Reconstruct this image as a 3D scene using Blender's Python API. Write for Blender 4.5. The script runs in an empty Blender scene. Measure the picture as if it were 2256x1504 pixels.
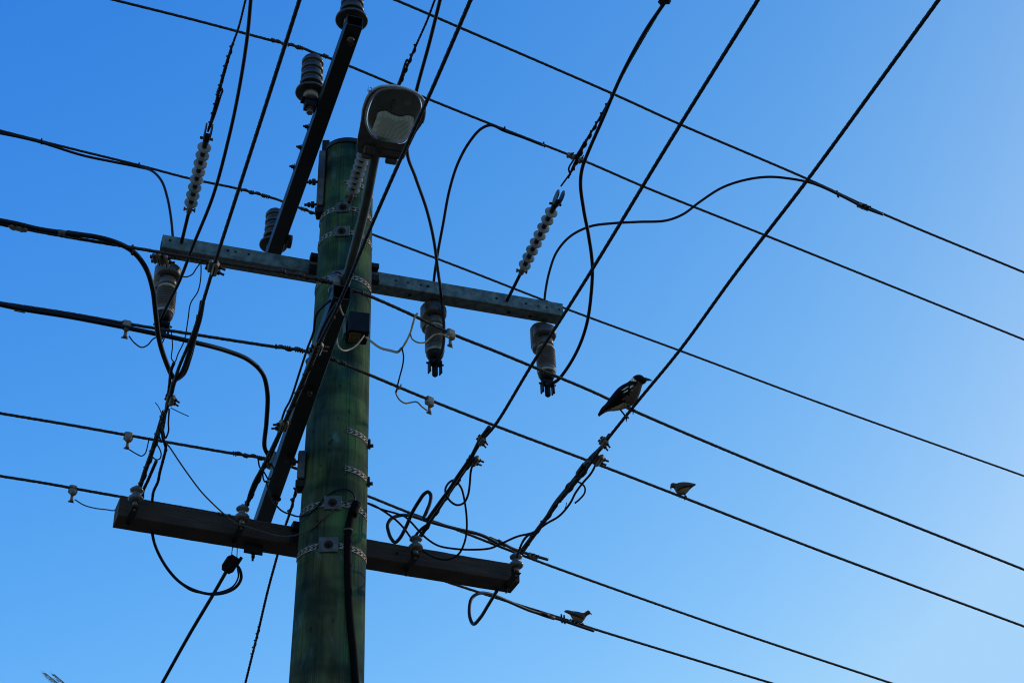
import bpy, math, random
from mathutils import Vector as V, Matrix as Mx
random.seed(7)
sc = bpy.context.scene
# ------------------------------------------------------------------ camera
FPX, PITCH, ROLL = 3850.0, math.radians(35.5), -0.027
CAM = V((0, 0, 1.6))
ROT = Mx.Rotation(math.pi/2 + PITCH, 3, 'X') @ Mx.Rotation(ROLL, 3, 'Z')
cd = bpy.data.cameras.new('camera'); cam = bpy.data.objects.new('camera', cd)
sc.collection.objects.link(cam); sc.camera = cam
cam.matrix_world = Mx.Translation(CAM) @ ROT.to_4x4()
cd.sensor_width = 36; cd.lens = 36*FPX/2256; cd.clip_end = 3000; cd.clip_start = 0.05
# ------------------------------------------------------------------ world + sun
SUN_EL, SUN_AZ = math.radians(30), math.radians(60)     # azimuth measured from +Y towards +X
w = bpy.data.worlds.new('World'); sc.world = w; w.use_nodes = True
nt = w.node_tree; bg = nt.nodes['Background']
sky = nt.nodes.new('ShaderNodeTexSky'); sky.sky_type = 'NISHITA'; sky.sun_disc = False
sky.sun_elevation = SUN_EL; sky.sun_rotation = SUN_AZ
sky.air_density = 1.0; sky.dust_density = 1.0; sky.ozone_density = 1.0
# the camera's response: each channel of the sky gets its own contrast, with the brightest part rolled off
sep = nt.nodes.new('ShaderNodeSeparateColor'); cmb = nt.nodes.new('ShaderNodeCombineColor'); nt.links.new(sky.outputs[0], sep.inputs[0])
def mth(op, x, v):
    q = nt.nodes.new('ShaderNodeMath'); q.operation = op; nt.links.new(x, q.inputs[0]); q.inputs[1].default_value = v; return q.outputs[0]
wtc = nt.nodes.new('ShaderNodeTexCoord'); wsp = nt.nodes.new('ShaderNodeSeparateXYZ'); nt.links.new(wtc.outputs['Generated'], wsp.inputs[0])
zup = mth('MAXIMUM', wsp.outputs[2], 0.0)      # height above the horizon: the sky deepens towards the zenith
def mul2(x, y):
    q = nt.nodes.new('ShaderNodeMath'); q.operation = 'MULTIPLY'; nt.links.new(x, q.inputs[0]); nt.links.new(y, q.inputs[1]); return q.outputs[0]
def powb(base, y):
    q = nt.nodes.new('ShaderNodeMath'); q.operation = 'POWER'; q.inputs[0].default_value = base; nt.links.new(y, q.inputs[1]); return q.outputs[0]
for i, (k_, g_, c_) in enumerate(((9.2, 1.927, -1.571), (2.508, .958, -.885), (1.40, .205, -.511))):
    v_ = mul2(mth('MULTIPLY', mth('POWER', mth('MULTIPLY', sep.outputs[i], .1), g_), k_), powb(math.e, mth('MULTIPLY', zup, c_)))
    v_ = mth('MINIMUM', v_, (.385, .655, .96)[i])
    nt.links.new(mth('MULTIPLY', v_, 10), cmb.inputs[i])
nt.links.new(cmb.outputs[0], bg.inputs[0]); bg.inputs[1].default_value = 0.1
sd = bpy.data.lights.new('sun', 'SUN'); sd.energy = 0.9; sd.angle = math.radians(0.5); sd.color = (1, .78, .55)
sun = bpy.data.objects.new('sun', sd); sc.collection.objects.link(sun)
sdir = V((math.sin(SUN_AZ)*math.cos(SUN_EL), math.cos(SUN_AZ)*math.cos(SUN_EL), math.sin(SUN_EL)))
sun.rotation_euler = sdir.to_track_quat('Z', 'Y').to_euler()
sc.cycles.filter_width = 1.1
sc.view_settings.view_transform = 'Standard'; sc.view_settings.look = 'None'
sc.view_settings.exposure = 0.0; sc.view_settings.gamma = 1.0; sc.view_settings.use_curve_mapping = False

# ------------------------------------------------------------------ geometry of the view (where things stand)
def ray(x, y): return ROT @ V(((x-1128)/FPX, -(y-752)/FPX, -1.0))
def H(x, y, z): r = ray(x, y); return CAM + r*((z-1.6)/r.z)          # point seen there at height z
def D(x, y, d): return CAM + ray(x, y)*d                              # at depth d
def dep(p): return -(ROT.transposed() @ (V(p)-CAM)).z
def pts3(pts):
    """(x,y) or (x,y,height); missing ones take a depth between their neighbours"""
    n = len(pts); L = [0.0]
    for a, b in zip(pts, pts[1:]): L.append(L[-1]+math.hypot(a[0]-b[0], a[1]-b[1]))
    ds = [dep(H(*p)) if len(p) > 2 and p[2] > 0 and p[2] < 30 else (-p[2] if len(p) > 2 else None) for p in pts]
    known = [i for i in range(n) if ds[i] is not None]
    out = []
    for i in range(n):
        d = ds[i]
        if d is None:
            lo = max([k for k in known if k < i], default=None); hi = min([k for k in known if k > i], default=None)
            if lo is None: d = ds[hi]
            elif hi is None: d = ds[lo]
            else: d = ds[lo]+(ds[hi]-ds[lo])*(L[i]-L[lo])/max(1e-6, L[hi]-L[lo])
        out.append(D(pts[i][0], pts[i][1], d))
    return out
def catmull(P, step):
    if len(P) == 2:
        n = max(1, int((P[1]-P[0]).length/step)); return [P[0].lerp(P[1], i/n) for i in range(n+1)]
    Q = [P[0]*2-P[1]]+list(P)+[P[-1]*2-P[-2]]; out = []
    for i in range(1, len(Q)-2):
        p0, p1, p2, p3 = Q[i-1:i+3]
        t0 = 0; t1 = t0+max(1e-4, (p1-p0).length**.5); t2 = t1+max(1e-4, (p2-p1).length**.5); t3 = t2+max(1e-4, (p3-p2).length**.5)
        n = max(5, int((p2-p1).length/step))
        for k in range(n):
            t = t1+(t2-t1)*k/n
            A1 = p0*((t1-t)/(t1-t0))+p1*((t-t0)/(t1-t0)); A2 = p1*((t2-t)/(t2-t1))+p2*((t-t1)/(t2-t1)); A3 = p2*((t3-t)/(t3-t2))+p3*((t-t2)/(t3-t2))
            B1 = A1*((t2-t)/(t2-t0))+A2*((t-t0)/(t2-t0)); B2 = A2*((t3-t)/(t3-t1))+A3*((t-t1)/(t3-t1))
            out.append(B1*((t2-t)/(t2-t1))+B2*((t-t1)/(t2-t1)))
    out.append(P[-1].copy()); return out

# ------------------------------------------------------------------ materials
MAT = {}
def mat(name, col, rough=.6, metal=0, noise=0, nscale=20, col2=None, bump=0, spec=.4, stretch=None, coat=0):
    if name not in ('ground', 'palm_trunk', 'frond', 'hole'):      # base colours warmed to offset the blue sky light
        wm = lambda c: (min(1, c[0]*1.4), min(1, c[1]*1.02), c[2]*.70)
        col = wm(col); col2 = wm(col2) if col2 else None
    m = bpy.data.materials.new(name); m.use_nodes = True; t = m.node_tree; b = t.nodes['Principled BSDF']
    b.inputs['Base Color'].default_value = (*col, 1); b.inputs['Roughness'].default_value = rough
    b.inputs['Metallic'].default_value = metal; b.inputs['Specular IOR Level'].default_value = spec
    if coat: b.inputs['Coat Weight'].default_value = coat; b.inputs['Coat Roughness'].default_value = .12
    tc = t.nodes.new('ShaderNodeTexCoord'); mp = t.nodes.new('ShaderNodeMapping'); t.links.new(tc.outputs['Object'], mp.inputs[0])
    if stretch: mp.inputs['Scale'].default_value = stretch
    nz = t.nodes.new('ShaderNodeTexNoise'); nz.inputs['Scale'].default_value = nscale; nz.inputs['Detail'].default_value = 6
    t.links.new(mp.outputs[0], nz.inputs['Vector'])
    if noise:
        c2 = col2 or tuple(c*.45 for c in col)
        r = t.nodes.new('ShaderNodeValToRGB'); r.color_ramp.elements[0].position = .5-noise; r.color_ramp.elements[1].position = .5+noise
        r.color_ramp.elements[0].color = (*c2, 1); r.color_ramp.elements[1].color = (*col, 1)
        t.links.new(nz.outputs[0], r.inputs[0]); t.links.new(r.outputs[0], b.inputs['Base Color'])
    if bump:
        bp = t.nodes.new('ShaderNodeBump'); bp.inputs['Strength'].default_value = bump; bp.inputs['Distance'].default_value = .004
        t.links.new(nz.outputs[0], bp.inputs['Height']); t.links.new(bp.outputs[0], b.inputs['Normal'])
    MAT[name] = m; return m
mat('bare_wire', (.055, .043, .030), .55, .3, .2, 60)
mat('dark_wire', (.014, .010, .009), .6, 0, .2, 60)
mat('black_sheath', (.005, .005, .006), .5, 0, .15, 30, spec=.25)
mat('conduit_black', (.0035, .0032, .003), .75, 0, .15, 30, spec=.08)
mat('white_sheath', (.42, .37, .27), .5, 0, .2, 40, (.22, .18, .12))
mat('grey_sheath', (.09, .075, .06), .5, 0, .2, 40)
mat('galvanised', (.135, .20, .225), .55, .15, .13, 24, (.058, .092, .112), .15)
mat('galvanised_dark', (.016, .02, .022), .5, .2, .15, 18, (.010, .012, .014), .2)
mat('cast_metal', (.24, .24, .225), .5, .2, .2, 30, (.08, .07, .06), .25)
mat('zinc_plate', (.11, .13, .15), .5, .2, .2, 22, (.05, .06, .07), .1)
mat('strap_metal', (.31, .33, .36), .6, .1, .2, 50, (.17, .165, .155), .1)
mat('steel_dark', (.018, .015, .013), .6, .4, .2, 40)
mat('rusty_steel', (.035, .022, .017), .75, .3, .2, 50, (.018, .012, .010), .3)
mat('timber', (.075, .056, .042), .85, 0, .28, 7, (.028, .020, .016), .6, stretch=(1, 1, 14))
mat('brown_porcelain', (.040, .036, .031), .3, 0, .15, 12, spec=.6)
mat('pipe_metal', (.055, .066, .064), .42, .3, .15, 20, (.035, .042, .042), .1)
mat('grey_porcelain', (.10, .092, .08), .35, 0, .2, 14, (.06, .055, .048), spec=.5)
mat('cap_grey', (.060, .054, .050), .42, 0, .15, 12, spec=.5)
mat('white_porcelain', (.095, .115, .13), .22, 0, .2, 10, (.06, .07, .08), spec=.6)
mat('shed_white', (.26, .31, .35), .25, 0, .2, 12, (.12, .125, .12), spec=.5)
mat('collar_white', (.33, .34, .34), .45, 0, .15, 20, (.22, .225, .22))
mat('housing', (.095, .10, .10), .5, .1, .2, 16, (.045, .046, .047), .2)
mat('rim', (.45, .60, .80), .5, 0, .1, 30, (.34, .46, .62))
mat('cavity', (.14, .165, .17), .35, .1, .25, 9, (.045, .055, .06), .2)
mat('black_paint', (.006, .006, .009), .6, 0, .1, 20, spec=.2)
mat('lens_amber', (.20, .15, .07), .4, 0, .2, 30, (.10, .07, .035), .3)
mat('hole', (.006, .006, .006), .9)
mat('feather_black', (.008, .008, .009), .6, 0, .2, 60, bump=.4, spec=.08)
mat('feather_brown', (.12, .098, .078), .8, 0, .25, 110, (.03, .025, .022), .6, spec=.08)
mat('feather_white', (.9, .9, .86), .8, 0, .15, 90, (.6, .6, .58), .4, spec=.08)
mat('feather_cream', (.60, .52, .38), .8, 0, .25, 60, (.10, .085, .065), .5, spec=.08)
mat('dove_back', (.15, .085, .065), .8, 0, .2, 80, (.06, .04, .036), .5, spec=.08)
mat('dove_belly', (.36, .27, .20), .8, 0, .25, 60, (.16, .13, .11), .5, spec=.08)
mat('dove_wing', (.085, .095, .11), .8, 0, .25, 60, (.05, .05, .055), .5, spec=.08)
mat('beak', (.03, .032, .038), .4)
mat('eye', (.01, .008, .008), .1)
mat('leg', (.012, .010, .010), .6)
mat('frond', (.20, .18, .09), .6, 0, .25, 5, (.24, .15, .09))
mat('palm_trunk', (.12, .095, .07), .9, 0, .2, 6, bump=.5)
mat('ground', (.13, .11, .07), .95, 0, .25, .6, (.18, .14, .10))
def green_wood():
    m = mat('green_wood', (.05, .1, .06), .85); t = m.node_tree; b = t.nodes['Principled BSDF']; N = t.nodes; Lk = t.links
    tc = N.new('ShaderNodeTexCoord')
    def noise(sx, sz, scale, det=6):
        mp = N.new('ShaderNodeMapping'); mp.inputs['Scale'].default_value = (sx, sx, sz); Lk.new(tc.outputs['Object'], mp.inputs[0])
        n = N.new('ShaderNodeTexNoise'); n.inputs['Scale'].default_value = scale; n.inputs['Detail'].default_value = det; Lk.new(mp.outputs[0], n.inputs['Vector']); return n
    def ramp(n, a, b_, c0, c1):
        r = N.new('ShaderNodeValToRGB'); r.color_ramp.elements[0].position = a; r.color_ramp.elements[1].position = b_
        r.color_ramp.elements[0].color = (*c0, 1); r.color_ramp.elements[1].color = (*c1, 1); Lk.new(n.outputs[0], r.inputs[0]); return r
    def mix(f, a, b_, mode='MIX', fac=None):
        x = N.new('ShaderNodeMix'); x.data_type = 'RGBA'; x.blend_type = mode
        if f is not None: Lk.new(f.outputs[0], x.inputs[0])
        else: x.inputs[0].default_value = fac
        Lk.new(a, x.inputs[6]); Lk.new(b_, x.inputs[7]); return x.outputs[2]
    base = ramp(noise(1, .45, 5.5, 8), .42, .60, (.024, .062, .044), (.095, .155, .050))
    brown = ramp(noise(1, .35, 2.6, 4), .50, .64, (0, 0, 0), (1, 1, 1))
    bc = N.new('ShaderNodeRGB'); bc.outputs[0].default_value = (.10, .092, .034, 1)
    c = mix(brown, base.outputs[0], bc.outputs[0])
    pale = ramp(noise(1, .5, 9, 8), .61, .70, (0, 0, 0), (.8, .8, .8))
    pc = N.new('ShaderNodeRGB'); pc.outputs[0].default_value = (.12, .20, .15, 1)
    c = mix(pale, c, pc.outputs[0])
    grain = ramp(noise(1, .03, 60, 8), .3, .62, (.74, .74, .74), (1, 1, 1))
    c = mix(None, c, grain.outputs[0], 'MULTIPLY', 1)
    dark = ramp(noise(1, .3, 7, 7), .38, .50, (.50, .52, .54), (1, 1, 1))
    c = mix(None, c, dark.outputs[0], 'MULTIPLY', 1)
    crack = ramp(noise(1, .008, 16, 2), .485, .492, (1, 1, 1), (.6, .6, .6))
    cr2 = ramp(noise(1, .008, 16, 2), .498, .505, (0, 0, 0), (1, 1, 1))
    ca = N.new('ShaderNodeMix'); ca.data_type = 'RGBA'; ca.blend_type = 'LIGHTEN'; ca.inputs[0].default_value = 1
    Lk.new(crack.outputs[0], ca.inputs[6]); Lk.new(cr2.outputs[0], ca.inputs[7])
    c = mix(None, c, ca.outputs[2], 'MULTIPLY', 1)
    knots = ramp(noise(1, .7, 21, 3), .66, .73, (1, 1, 1), (.45, .42, .38)); c = mix(None, c, knots.outputs[0], 'MULTIPLY', 1)
    rings = ramp(noise(.35, 1.6, 6, 6), .40, .56, (.62, .66, .66), (1.15, 1.15, 1.1)); c = mix(None, c, rings.outputs[0], 'MULTIPLY', 1)
    Lk.new(c, b.inputs['Base Color'])
    bp = N.new('ShaderNodeBump'); bp.inputs['Strength'].default_value = .7; bp.inputs['Distance'].default_value = .006
    Lk.new(grain.outputs[0], bp.inputs['Height']); Lk.new(bp.outputs[0], b.inputs['Normal'])
    b.inputs['Specular IOR Level'].default_value = .2
green_wood()
def glass():
    m = bpy.data.materials.new('bowl_glass'); m.use_nodes = True; t = m.node_tree; t.nodes.clear()
    o = t.nodes.new('ShaderNodeOutputMaterial'); mx = t.nodes.new('ShaderNodeMixShader'); tr = t.nodes.new('ShaderNodeBsdfTransparent')
    gl = t.nodes.new('ShaderNodeBsdfGlossy'); lw = t.nodes.new('ShaderNodeLayerWeight'); lw.inputs[0].default_value = .20
    tr.inputs[0].default_value = (.94, .95, .92, 1); gl.inputs['Roughness'].default_value = .16; gl.inputs[0].default_value = (.8, .8, .8, 1)
    t.links.new(lw.outputs['Fresnel'], mx.inputs[0]); t.links.new(tr.outputs[0], mx.inputs[1]); t.links.new(gl.outputs[0], mx.inputs[2]); t.links.new(mx.outputs[0], o.inputs[0])
    MAT['bowl_glass'] = m
glass()
def reflector_mat():
    m = mat('reflector', (.71, .97, .99), .45, 0, .3, 7, (.50, .66, .80)); t = m.node_tree; b = t.nodes['Principled BSDF']
    tc = t.nodes.new('ShaderNodeTexCoord'); wv = t.nodes.new('ShaderNodeTexWave'); wv.inputs['Scale'].default_value = 26; wv.inputs['Distortion'].default_value = 0
    wv.bands_direction = 'DIAGONAL'; t.links.new(tc.outputs['Object'], wv.inputs['Vector'])
    bp = t.nodes.new('ShaderNodeBump'); bp.inputs['Strength'].default_value = .2; bp.inputs['Distance'].default_value = .002
    rr = t.nodes.new('ShaderNodeValToRGB'); rr.color_ramp.elements[0].color = (.80, .80, .78, 1); rr.color_ramp.elements[1].color = (1, 1, 1, 1); t.links.new(wv.outputs['Color'], rr.inputs[0])
    mq = t.nodes.new('ShaderNodeMix'); mq.data_type = 'RGBA'; mq.blend_type = 'MULTIPLY'; mq.inputs[0].default_value = 1
    src = b.inputs['Base Color'].links[0].from_socket; t.links.new(src, mq.inputs[6]); t.links.new(rr.outputs[0], mq.inputs[7]); t.links.new(mq.outputs[2], b.inputs['Base Color'])
    t.links.new(wv.outputs['Color'], bp.inputs['Height']); t.links.new(bp.outputs[0], b.inputs['Normal'])
reflector_mat()

# ------------------------------------------------------------------ mesh builder
def frame(d, up=V((0, 0, 1))):
    x = d.normalized(); y = up.cross(x)
    if y.length < 1e-4: y = V((0, 1, 0)).cross(x)
    y.normalize(); return x, y, x.cross(y)
class MB:
    def __init__(s): s.v = []; s.f = []; s.m = []; s.sm = []
    def add(s, vs, fs, mi=0, smooth=False):
        o = len(s.v); s.v += [V(p) for p in vs]
        for f in fs: s.f.append([o+i for i in f]); s.m.append(mi); s.sm.append(smooth)
        return s
    def box(s, c, dx, dy, dz, X=V((1, 0, 0)), Y=V((0, 1, 0)), Z=V((0, 0, 1)), mi=0, bev=0):
        c = V(c); hx, hy, hz = dx/2, dy/2, dz/2; b = min(bev, hx*.9, hy*.9, hz*.9)
        if b <= 0:
            vs = [c+X*(hx*i)+Y*(hy*j)+Z*(hz*k) for i in (-1, 1) for j in (-1, 1) for k in (-1, 1)]
            return s.add(vs, [(0, 1, 3, 2), (4, 6, 7, 5), (0, 4, 5, 1), (2, 3, 7, 6), (0, 2, 6, 4), (1, 5, 7, 3)], mi)
        rings = []
        for z, ins in ((-hz, b), (-hz+b, 0), (hz-b, 0), (hz, b)):
            ax, ay = hx-ins, hy-ins; q = b if ins == 0 else b*.6
            rings.append([c+X*x+Y*y+Z*z for x, y in ((ax-q, -ay), (ax, -ay+q), (ax, ay-q), (ax-q, ay), (-ax+q, ay), (-ax, ay-q), (-ax, -ay+q), (-ax+q, -ay))])
        vs = [p for r in rings for p in r]; fs = [tuple(range(7, -1, -1)), tuple(range(24, 32))]
        for r in range(3):
            for k in range(8): fs.append((r*8+k, r*8+(k+1) % 8, (r+1)*8+(k+1) % 8, (r+1)*8+k))
        return s.add(vs, fs, mi)
    def tube(s, P, r, n=8, mi=0, cap=True, lobes=0, pitch=.1, depth=.2):
        m = len(P); vs = []; N = None; L = 0
        for i in range(m):
            d = (P[min(m-1, i+1)]-P[max(0, i-1)])
            if d.length < 1e-9: d = V((0, 0, 1))
            d.normalize()
            if N is None: N = frame(d)[1]
            N = N-d*N.dot(d)
            if N.length < 1e-6: N = frame(d)[1]
            N.normalize(); B = d.cross(N)
            if i: L += (P[i]-P[i-1]).length
            rr = r[i] if isinstance(r, (list, tuple)) else r
            for k in range(n):
                a = 2*math.pi*k/n
                q = rr*(1-depth+depth*abs(math.cos(lobes/2*a))*1.4) if lobes else rr
                aa = a+(2*math.pi*L/pitch if lobes else 0)
                vs.append(P[i]+N*(q*math.cos(aa))+B*(q*math.sin(aa)))
        fs = [(i*n+k, i*n+(k+1) % n, (i+1)*n+(k+1) % n, (i+1)*n+k) for i in range(m-1) for k in range(n)]
        s.add(vs, fs, mi, True)
        if cap:
            o = len(s.v)-m*n
            s.f.append([o+k for k in range(n-1, -1, -1)]); s.m.append(mi); s.sm.append(False)
            s.f.append([o+(m-1)*n+k for k in range(n)]); s.m.append(mi); s.sm.append(False)
        return s
    def cyl(s, a, b, r, n=12, mi=0, r2=None): return s.tube([V(a), V(b)], [r, r2 if r2 is not None else r], n, mi)
    def lathe(s, prof, o=V((0, 0, 0)), ax=V((0, 0, 1)), n=28, mi=0, smooth=True):
        """prof: (radius, height) list, open profile closed at both ends"""
        X, Y = frame(ax)[1:]; vs = []
        for r, h in prof:
            for k in range(n):
                a = 2*math.pi*k/n; vs.append(V(o)+ax*h+X*(r*math.cos(a))+Y*(r*math.sin(a)))
        m = len(prof); fs = [(i*n+k, i*n+(k+1) % n, (i+1)*n+(k+1) % n, (i+1)*n+k) for i in range(m-1) for k in range(n)]
        s.add(vs, fs, mi, smooth); o_ = len(s.v)-m*n
        s.f.append([o_+k for k in range(n-1, -1, -1)]); s.m.append(mi); s.sm.append(False)
        s.f.append([o_+(m-1)*n+k for k in range(n)]); s.m.append(mi); s.sm.append(False)
        return s
    def bolt(s, c, ax, r=.012, h=.012, mi=0, washer=True):
        c = V(c); ax = ax.normalized()
        if washer: s.tube([c, c+ax*.003], r*1.7, 16, mi)
        s.tube([c+ax*.003, c+ax*h], r, 6, mi); s.tube([c+ax*h, c+ax*(h+.012)], r*.55, 10, mi); return s
    def coil(s, P, r, rw, pitch, n=6, mi=0):
        """a thin wire wound round the path P"""
        out = []; L = 0; N = None
        Q = []
        for a, b in zip(P, P[1:]):
            k = max(1, int((b-a).length/(pitch/8))); Q += [a.lerp(b, i/k) for i in range(k)]
        Q.append(P[-1])
        for i, p in enumerate(Q):
            d = (Q[min(len(Q)-1, i+1)]-Q[max(0, i-1)]).normalized()
            if N is None: N = frame(d)[1]
            N = (N-d*N.dot(d)).normalized(); B = d.cross(N)
            if i: L += (p-Q[i-1]).length
            a = 2*math.pi*L/pitch; out.append(p+N*r*math.cos(a)+B*r*math.sin(a))
        return s.tube(out, rw, n, mi)
    def build(s, name, mats, parent=None, world=None):
        if isinstance(mats, str): mats = [mats]
        if parent is None:
            lo = V([min(p[i] for p in s.v) for i in range(3)]); hi = V([max(p[i] for p in s.v) for i in range(3)]); o = (lo+hi)/2
            loc = o
        elif parent.get('_loc') is not None: o = V(parent['_loc']); loc = V((0, 0, 0))
        else: o = V((0, 0, 0)); loc = o
        me = bpy.data.meshes.new(name); me.from_pydata([tuple(p-o) for p in s.v], [], s.f)
        for m in mats: me.materials.append(MAT[m])
        me.polygons.foreach_set('material_index', s.m); me.polygons.foreach_set('use_smooth', s.sm); me.update()
        ob = bpy.data.objects.new(name, me); sc.collection.objects.link(ob)
        ob.location = loc
        if parent is not None:
            ob.parent = parent; ob['_loc'] = list(o)
        else: ob['_loc'] = list(o)
        return ob
def tag(o, label=None, cat=None, group=None, kind=None):
    if label: o['label'] = label
    if cat: o['category'] = cat
    if group: o['group'] = group
    if kind: o['kind'] = kind
    return o
def empty(name, loc):
    e = bpy.data.objects.new(name, None); sc.collection.objects.link(e); e.location = loc; e.empty_display_size = .05
    e['_loc'] = list(loc); return e
KIDS = {}
def kids(o): return [c for c in bpy.data.objects if c.parent == o]
def copy_tree(o, parent=None):
    c = o.copy(); sc.collection.objects.link(c)
    if parent is not None: c.parent = parent
    for ch in kids(o): copy_tree(ch, c)
    return c
USED = set()
def place(proto, M, label, group=None, cat=None):
    """first call uses the built thing itself, later calls copy it with its parts"""
    if proto.name in USED: o = copy_tree(proto)
    else: o = proto; USED.add(proto.name)
    o.matrix_world = M; o['label'] = label
    if group: o['group'] = group
    if cat: o['category'] = cat
    return o
def basis(p, X, Z, s=1.0):
    X = X.normalized(); Y = Z.cross(X).normalized(); Z2 = X.cross(Y)
    return Mx(((X.x*s, Y.x*s, Z2.x*s, p.x), (X.y*s, Y.y*s, Z2.y*s, p.y), (X.z*s, Y.z*s, Z2.z*s, p.z), (0, 0, 0, 1)))
UP = V((0, 0, 1))
def tocam(p): return (CAM-V(p)).normalized()

# ------------------------------------------------------------------ setting
g = MB(); R0 = 1500; n = 48
vs = [V((0, 0, 0))]+[V((R0*math.cos(2*math.pi*k/n), R0*math.sin(2*math.pi*k/n), 0)) for k in range(n)]
g.add(vs, [(0, 1+k, 1+(k+1) % n) for k in range(n)]); tag(g.build('ground', 'ground'), kind='structure')

# ------------------------------------------------------------------ the pole
PX, PY = -.987, 8.2
def prad(z): return .150+(9.1-z)*.0105
ZTOP = 8.915
pole = empty('utility_pole', V((PX, PY, 0)))
tag(pole, 'thick round green-treated timber power pole standing upright in the middle of all the wires', 'utility pole')
m = MB(); n = 72; zs = [0, 2, 3.5, 4.2]+[4.4+.06*i for i in range(int((ZTOP-4.4)/.06)+1)]+[ZTOP]
def jr(a, z):
    r = prad(z)*(1+.010*math.sin(3*a+1)+.006*math.sin(5*a+z*.7)+.004*math.sin(z*5+a*2))
    for c, w_, dp in ((-1.75, .03, .006), (-1.22, .022, .005), (-2.3, .02, .004), (.2, .02, .004), (1.5, .03, .006)):
        q = (a-c-.03*math.sin(z*1.3+c)+math.pi) % (2*math.pi)-math.pi
        if abs(q) < .1: r -= dp*1.5*math.exp(-(q/(w_*.7))**2)*(.55+.45*math.sin(z*.9+c*5))
    return r
vs = []
n = 288
for z in zs:
    for k in range(n):
        a = 2*math.pi*k/n; r = jr(a, z); vs.append(V((PX+r*math.cos(a), PY+r*math.sin(a), z)))
fs = [(i*n+k, i*n+(k+1) % n, (i+1)*n+(k+1) % n, (i+1)*n+k) for i in range(len(zs)-1) for k in range(n)]
m.add(vs, fs, 0, True); m.add([vs[-n+k] for k in range(n)], [tuple(range(n))]); m.build('trunk', 'green_wood', pole)
m = MB(); rc = prad(ZTOP)+.006
m.lathe([(rc, 0), (rc+.004, .002), (rc+.004, .034), (rc-.004, .040), (.001, .044)], V((PX, PY, ZTOP-.035)), n=56); m.build('cap', 'galvanised_dark', pole)
def pole_hit(x, y, off=0):
    r = ray(x, y); rr = .16
    for _ in range(4):
        a = r.x**2+r.y**2; ox, oy = CAM.x-PX, CAM.y-PY; b = 2*(ox*r.x+oy*r.y); c = ox*ox+oy*oy-(rr+off)**2
        disc = b*b-4*a*c
        t = (-b-math.sqrt(disc))/(2*a) if disc > 0 else -b/(2*a)
        p = CAM+r*t; rr = prad(p.z)
    return p

# perforated steel straps
def strap(label, x, y, a0, a1, plate=None, hw=.016, lug=False):
    p = pole_hit(x, y); z = p.z; e = empty('pole_strap', V((PX, PY, z))); tag(e, label, 'strap', 'perforated steel straps round the pole')
    m = MB(); n = max(6, int((a1-a0)/math.radians(4))); R = prad(z)+.0035
    def q(a, zz, o=0): rr = R+o; return V((PX+rr*math.sin(a), PY-rr*math.cos(a), z+zz))
    aa = [a0+(a1-a0)*i/n for i in range(n+1)]
    vs = []
    for a in aa: vs += [q(a, -hw), q(a, hw), q(a, hw, -.003), q(a, -hw, -.003)]
    fs = [(i*4+k, (i+1)*4+k, (i+1)*4+(k+1) % 4, i*4+(k+1) % 4) for i in range(n) for k in range(4)]+[(3, 2, 1, 0), (n*4, n*4+1, n*4+2, n*4+3)]
    m.add(vs, fs, 0)
    st = .034/R; k = 0; a = a0+.04
    while a < a1-.05:     # punched slots, three slanted marks each
        for dz, da in ((.008, 0), (0, .010/R), (-.008, 0)):
            w_, h_ = .0095/R, .0031
            c = [q(a+da-w_, dz-h_-.0012, .0008), q(a+da+w_, dz-h_+.0012, .0008), q(a+da+w_, dz+h_+.0012, .0008), q(a+da-w_, dz+h_-.0012, .0008)]
            m.add(c, [(0, 1, 2, 3)], 1)
        a += st
    m.build('band', ['strap_metal', 'hole'], e)
    if plate is not None:
        pa, pw, ph = plate; c = q(pa, 0, .006); nrm = V((math.sin(pa), -math.cos(pa), 0)); X = V((math.cos(pa), math.sin(pa), 0))
        MB().box(c, pw, .006, ph, X, nrm, UP, bev=.002).build('plate', 'zinc_plate', e)
        MB().bolt(c+nrm*.003-UP*.002, nrm, .014, .016).build('bolt', 'rusty_steel', e)
    if lug:
        a = a1-.02; nrm = V((math.sin(a), -math.cos(a), 0)); c = q(a, 0, .006)
        MB().box(c, .022, .012, .06, V((math.cos(a), math.sin(a), 0)), nrm, UP, bev=.003).build('buckle', 'steel_dark', e)
        MB().tube([c+nrm*.005-UP*.012, c+nrm*.022-UP*.012], .010, 6).build('bolt', 'steel_dark', e)
    return e
pi = math.pi
strap('topmost strap showing only its right-hand stretch, beside the white insulator discs on the pole', 800, 412, -.05, 1.5)
strap('strap whose plate carries the anchor of the white disc string hanging under the street lamp', 768, 459, -1.62, 1.6, (-.02, .085, .075))
strap('second full strap from the pole top, square grey plate behind the lamp arm', 768, 512, -1.65, 1.62, (-.02, .095, .075))
strap('third full strap from the pole top, just above the near tip of the lamp-carrying arm', 752, 608, -1.6, 1.62, (-.1, .09, .07))
strap('upper of the two short straps with dark buckles on the right side of the pole', 760, 947, .42, 1.52, None, lug=True)
strap('lower of the two short straps with dark buckles on the right side of the pole', 755, 1030, .40, 1.52, None, lug=True)
strap('strap with a grey plate where the black conduit begins', 745, 1109, -1.45, 1.55, (.08, .092, .084))
strap('lowest strap, its square bolted plate beside the black conduit in front of the timber crossarm', 735, 1201, -1.4, 1.62, (.02, .100, .088))
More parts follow.
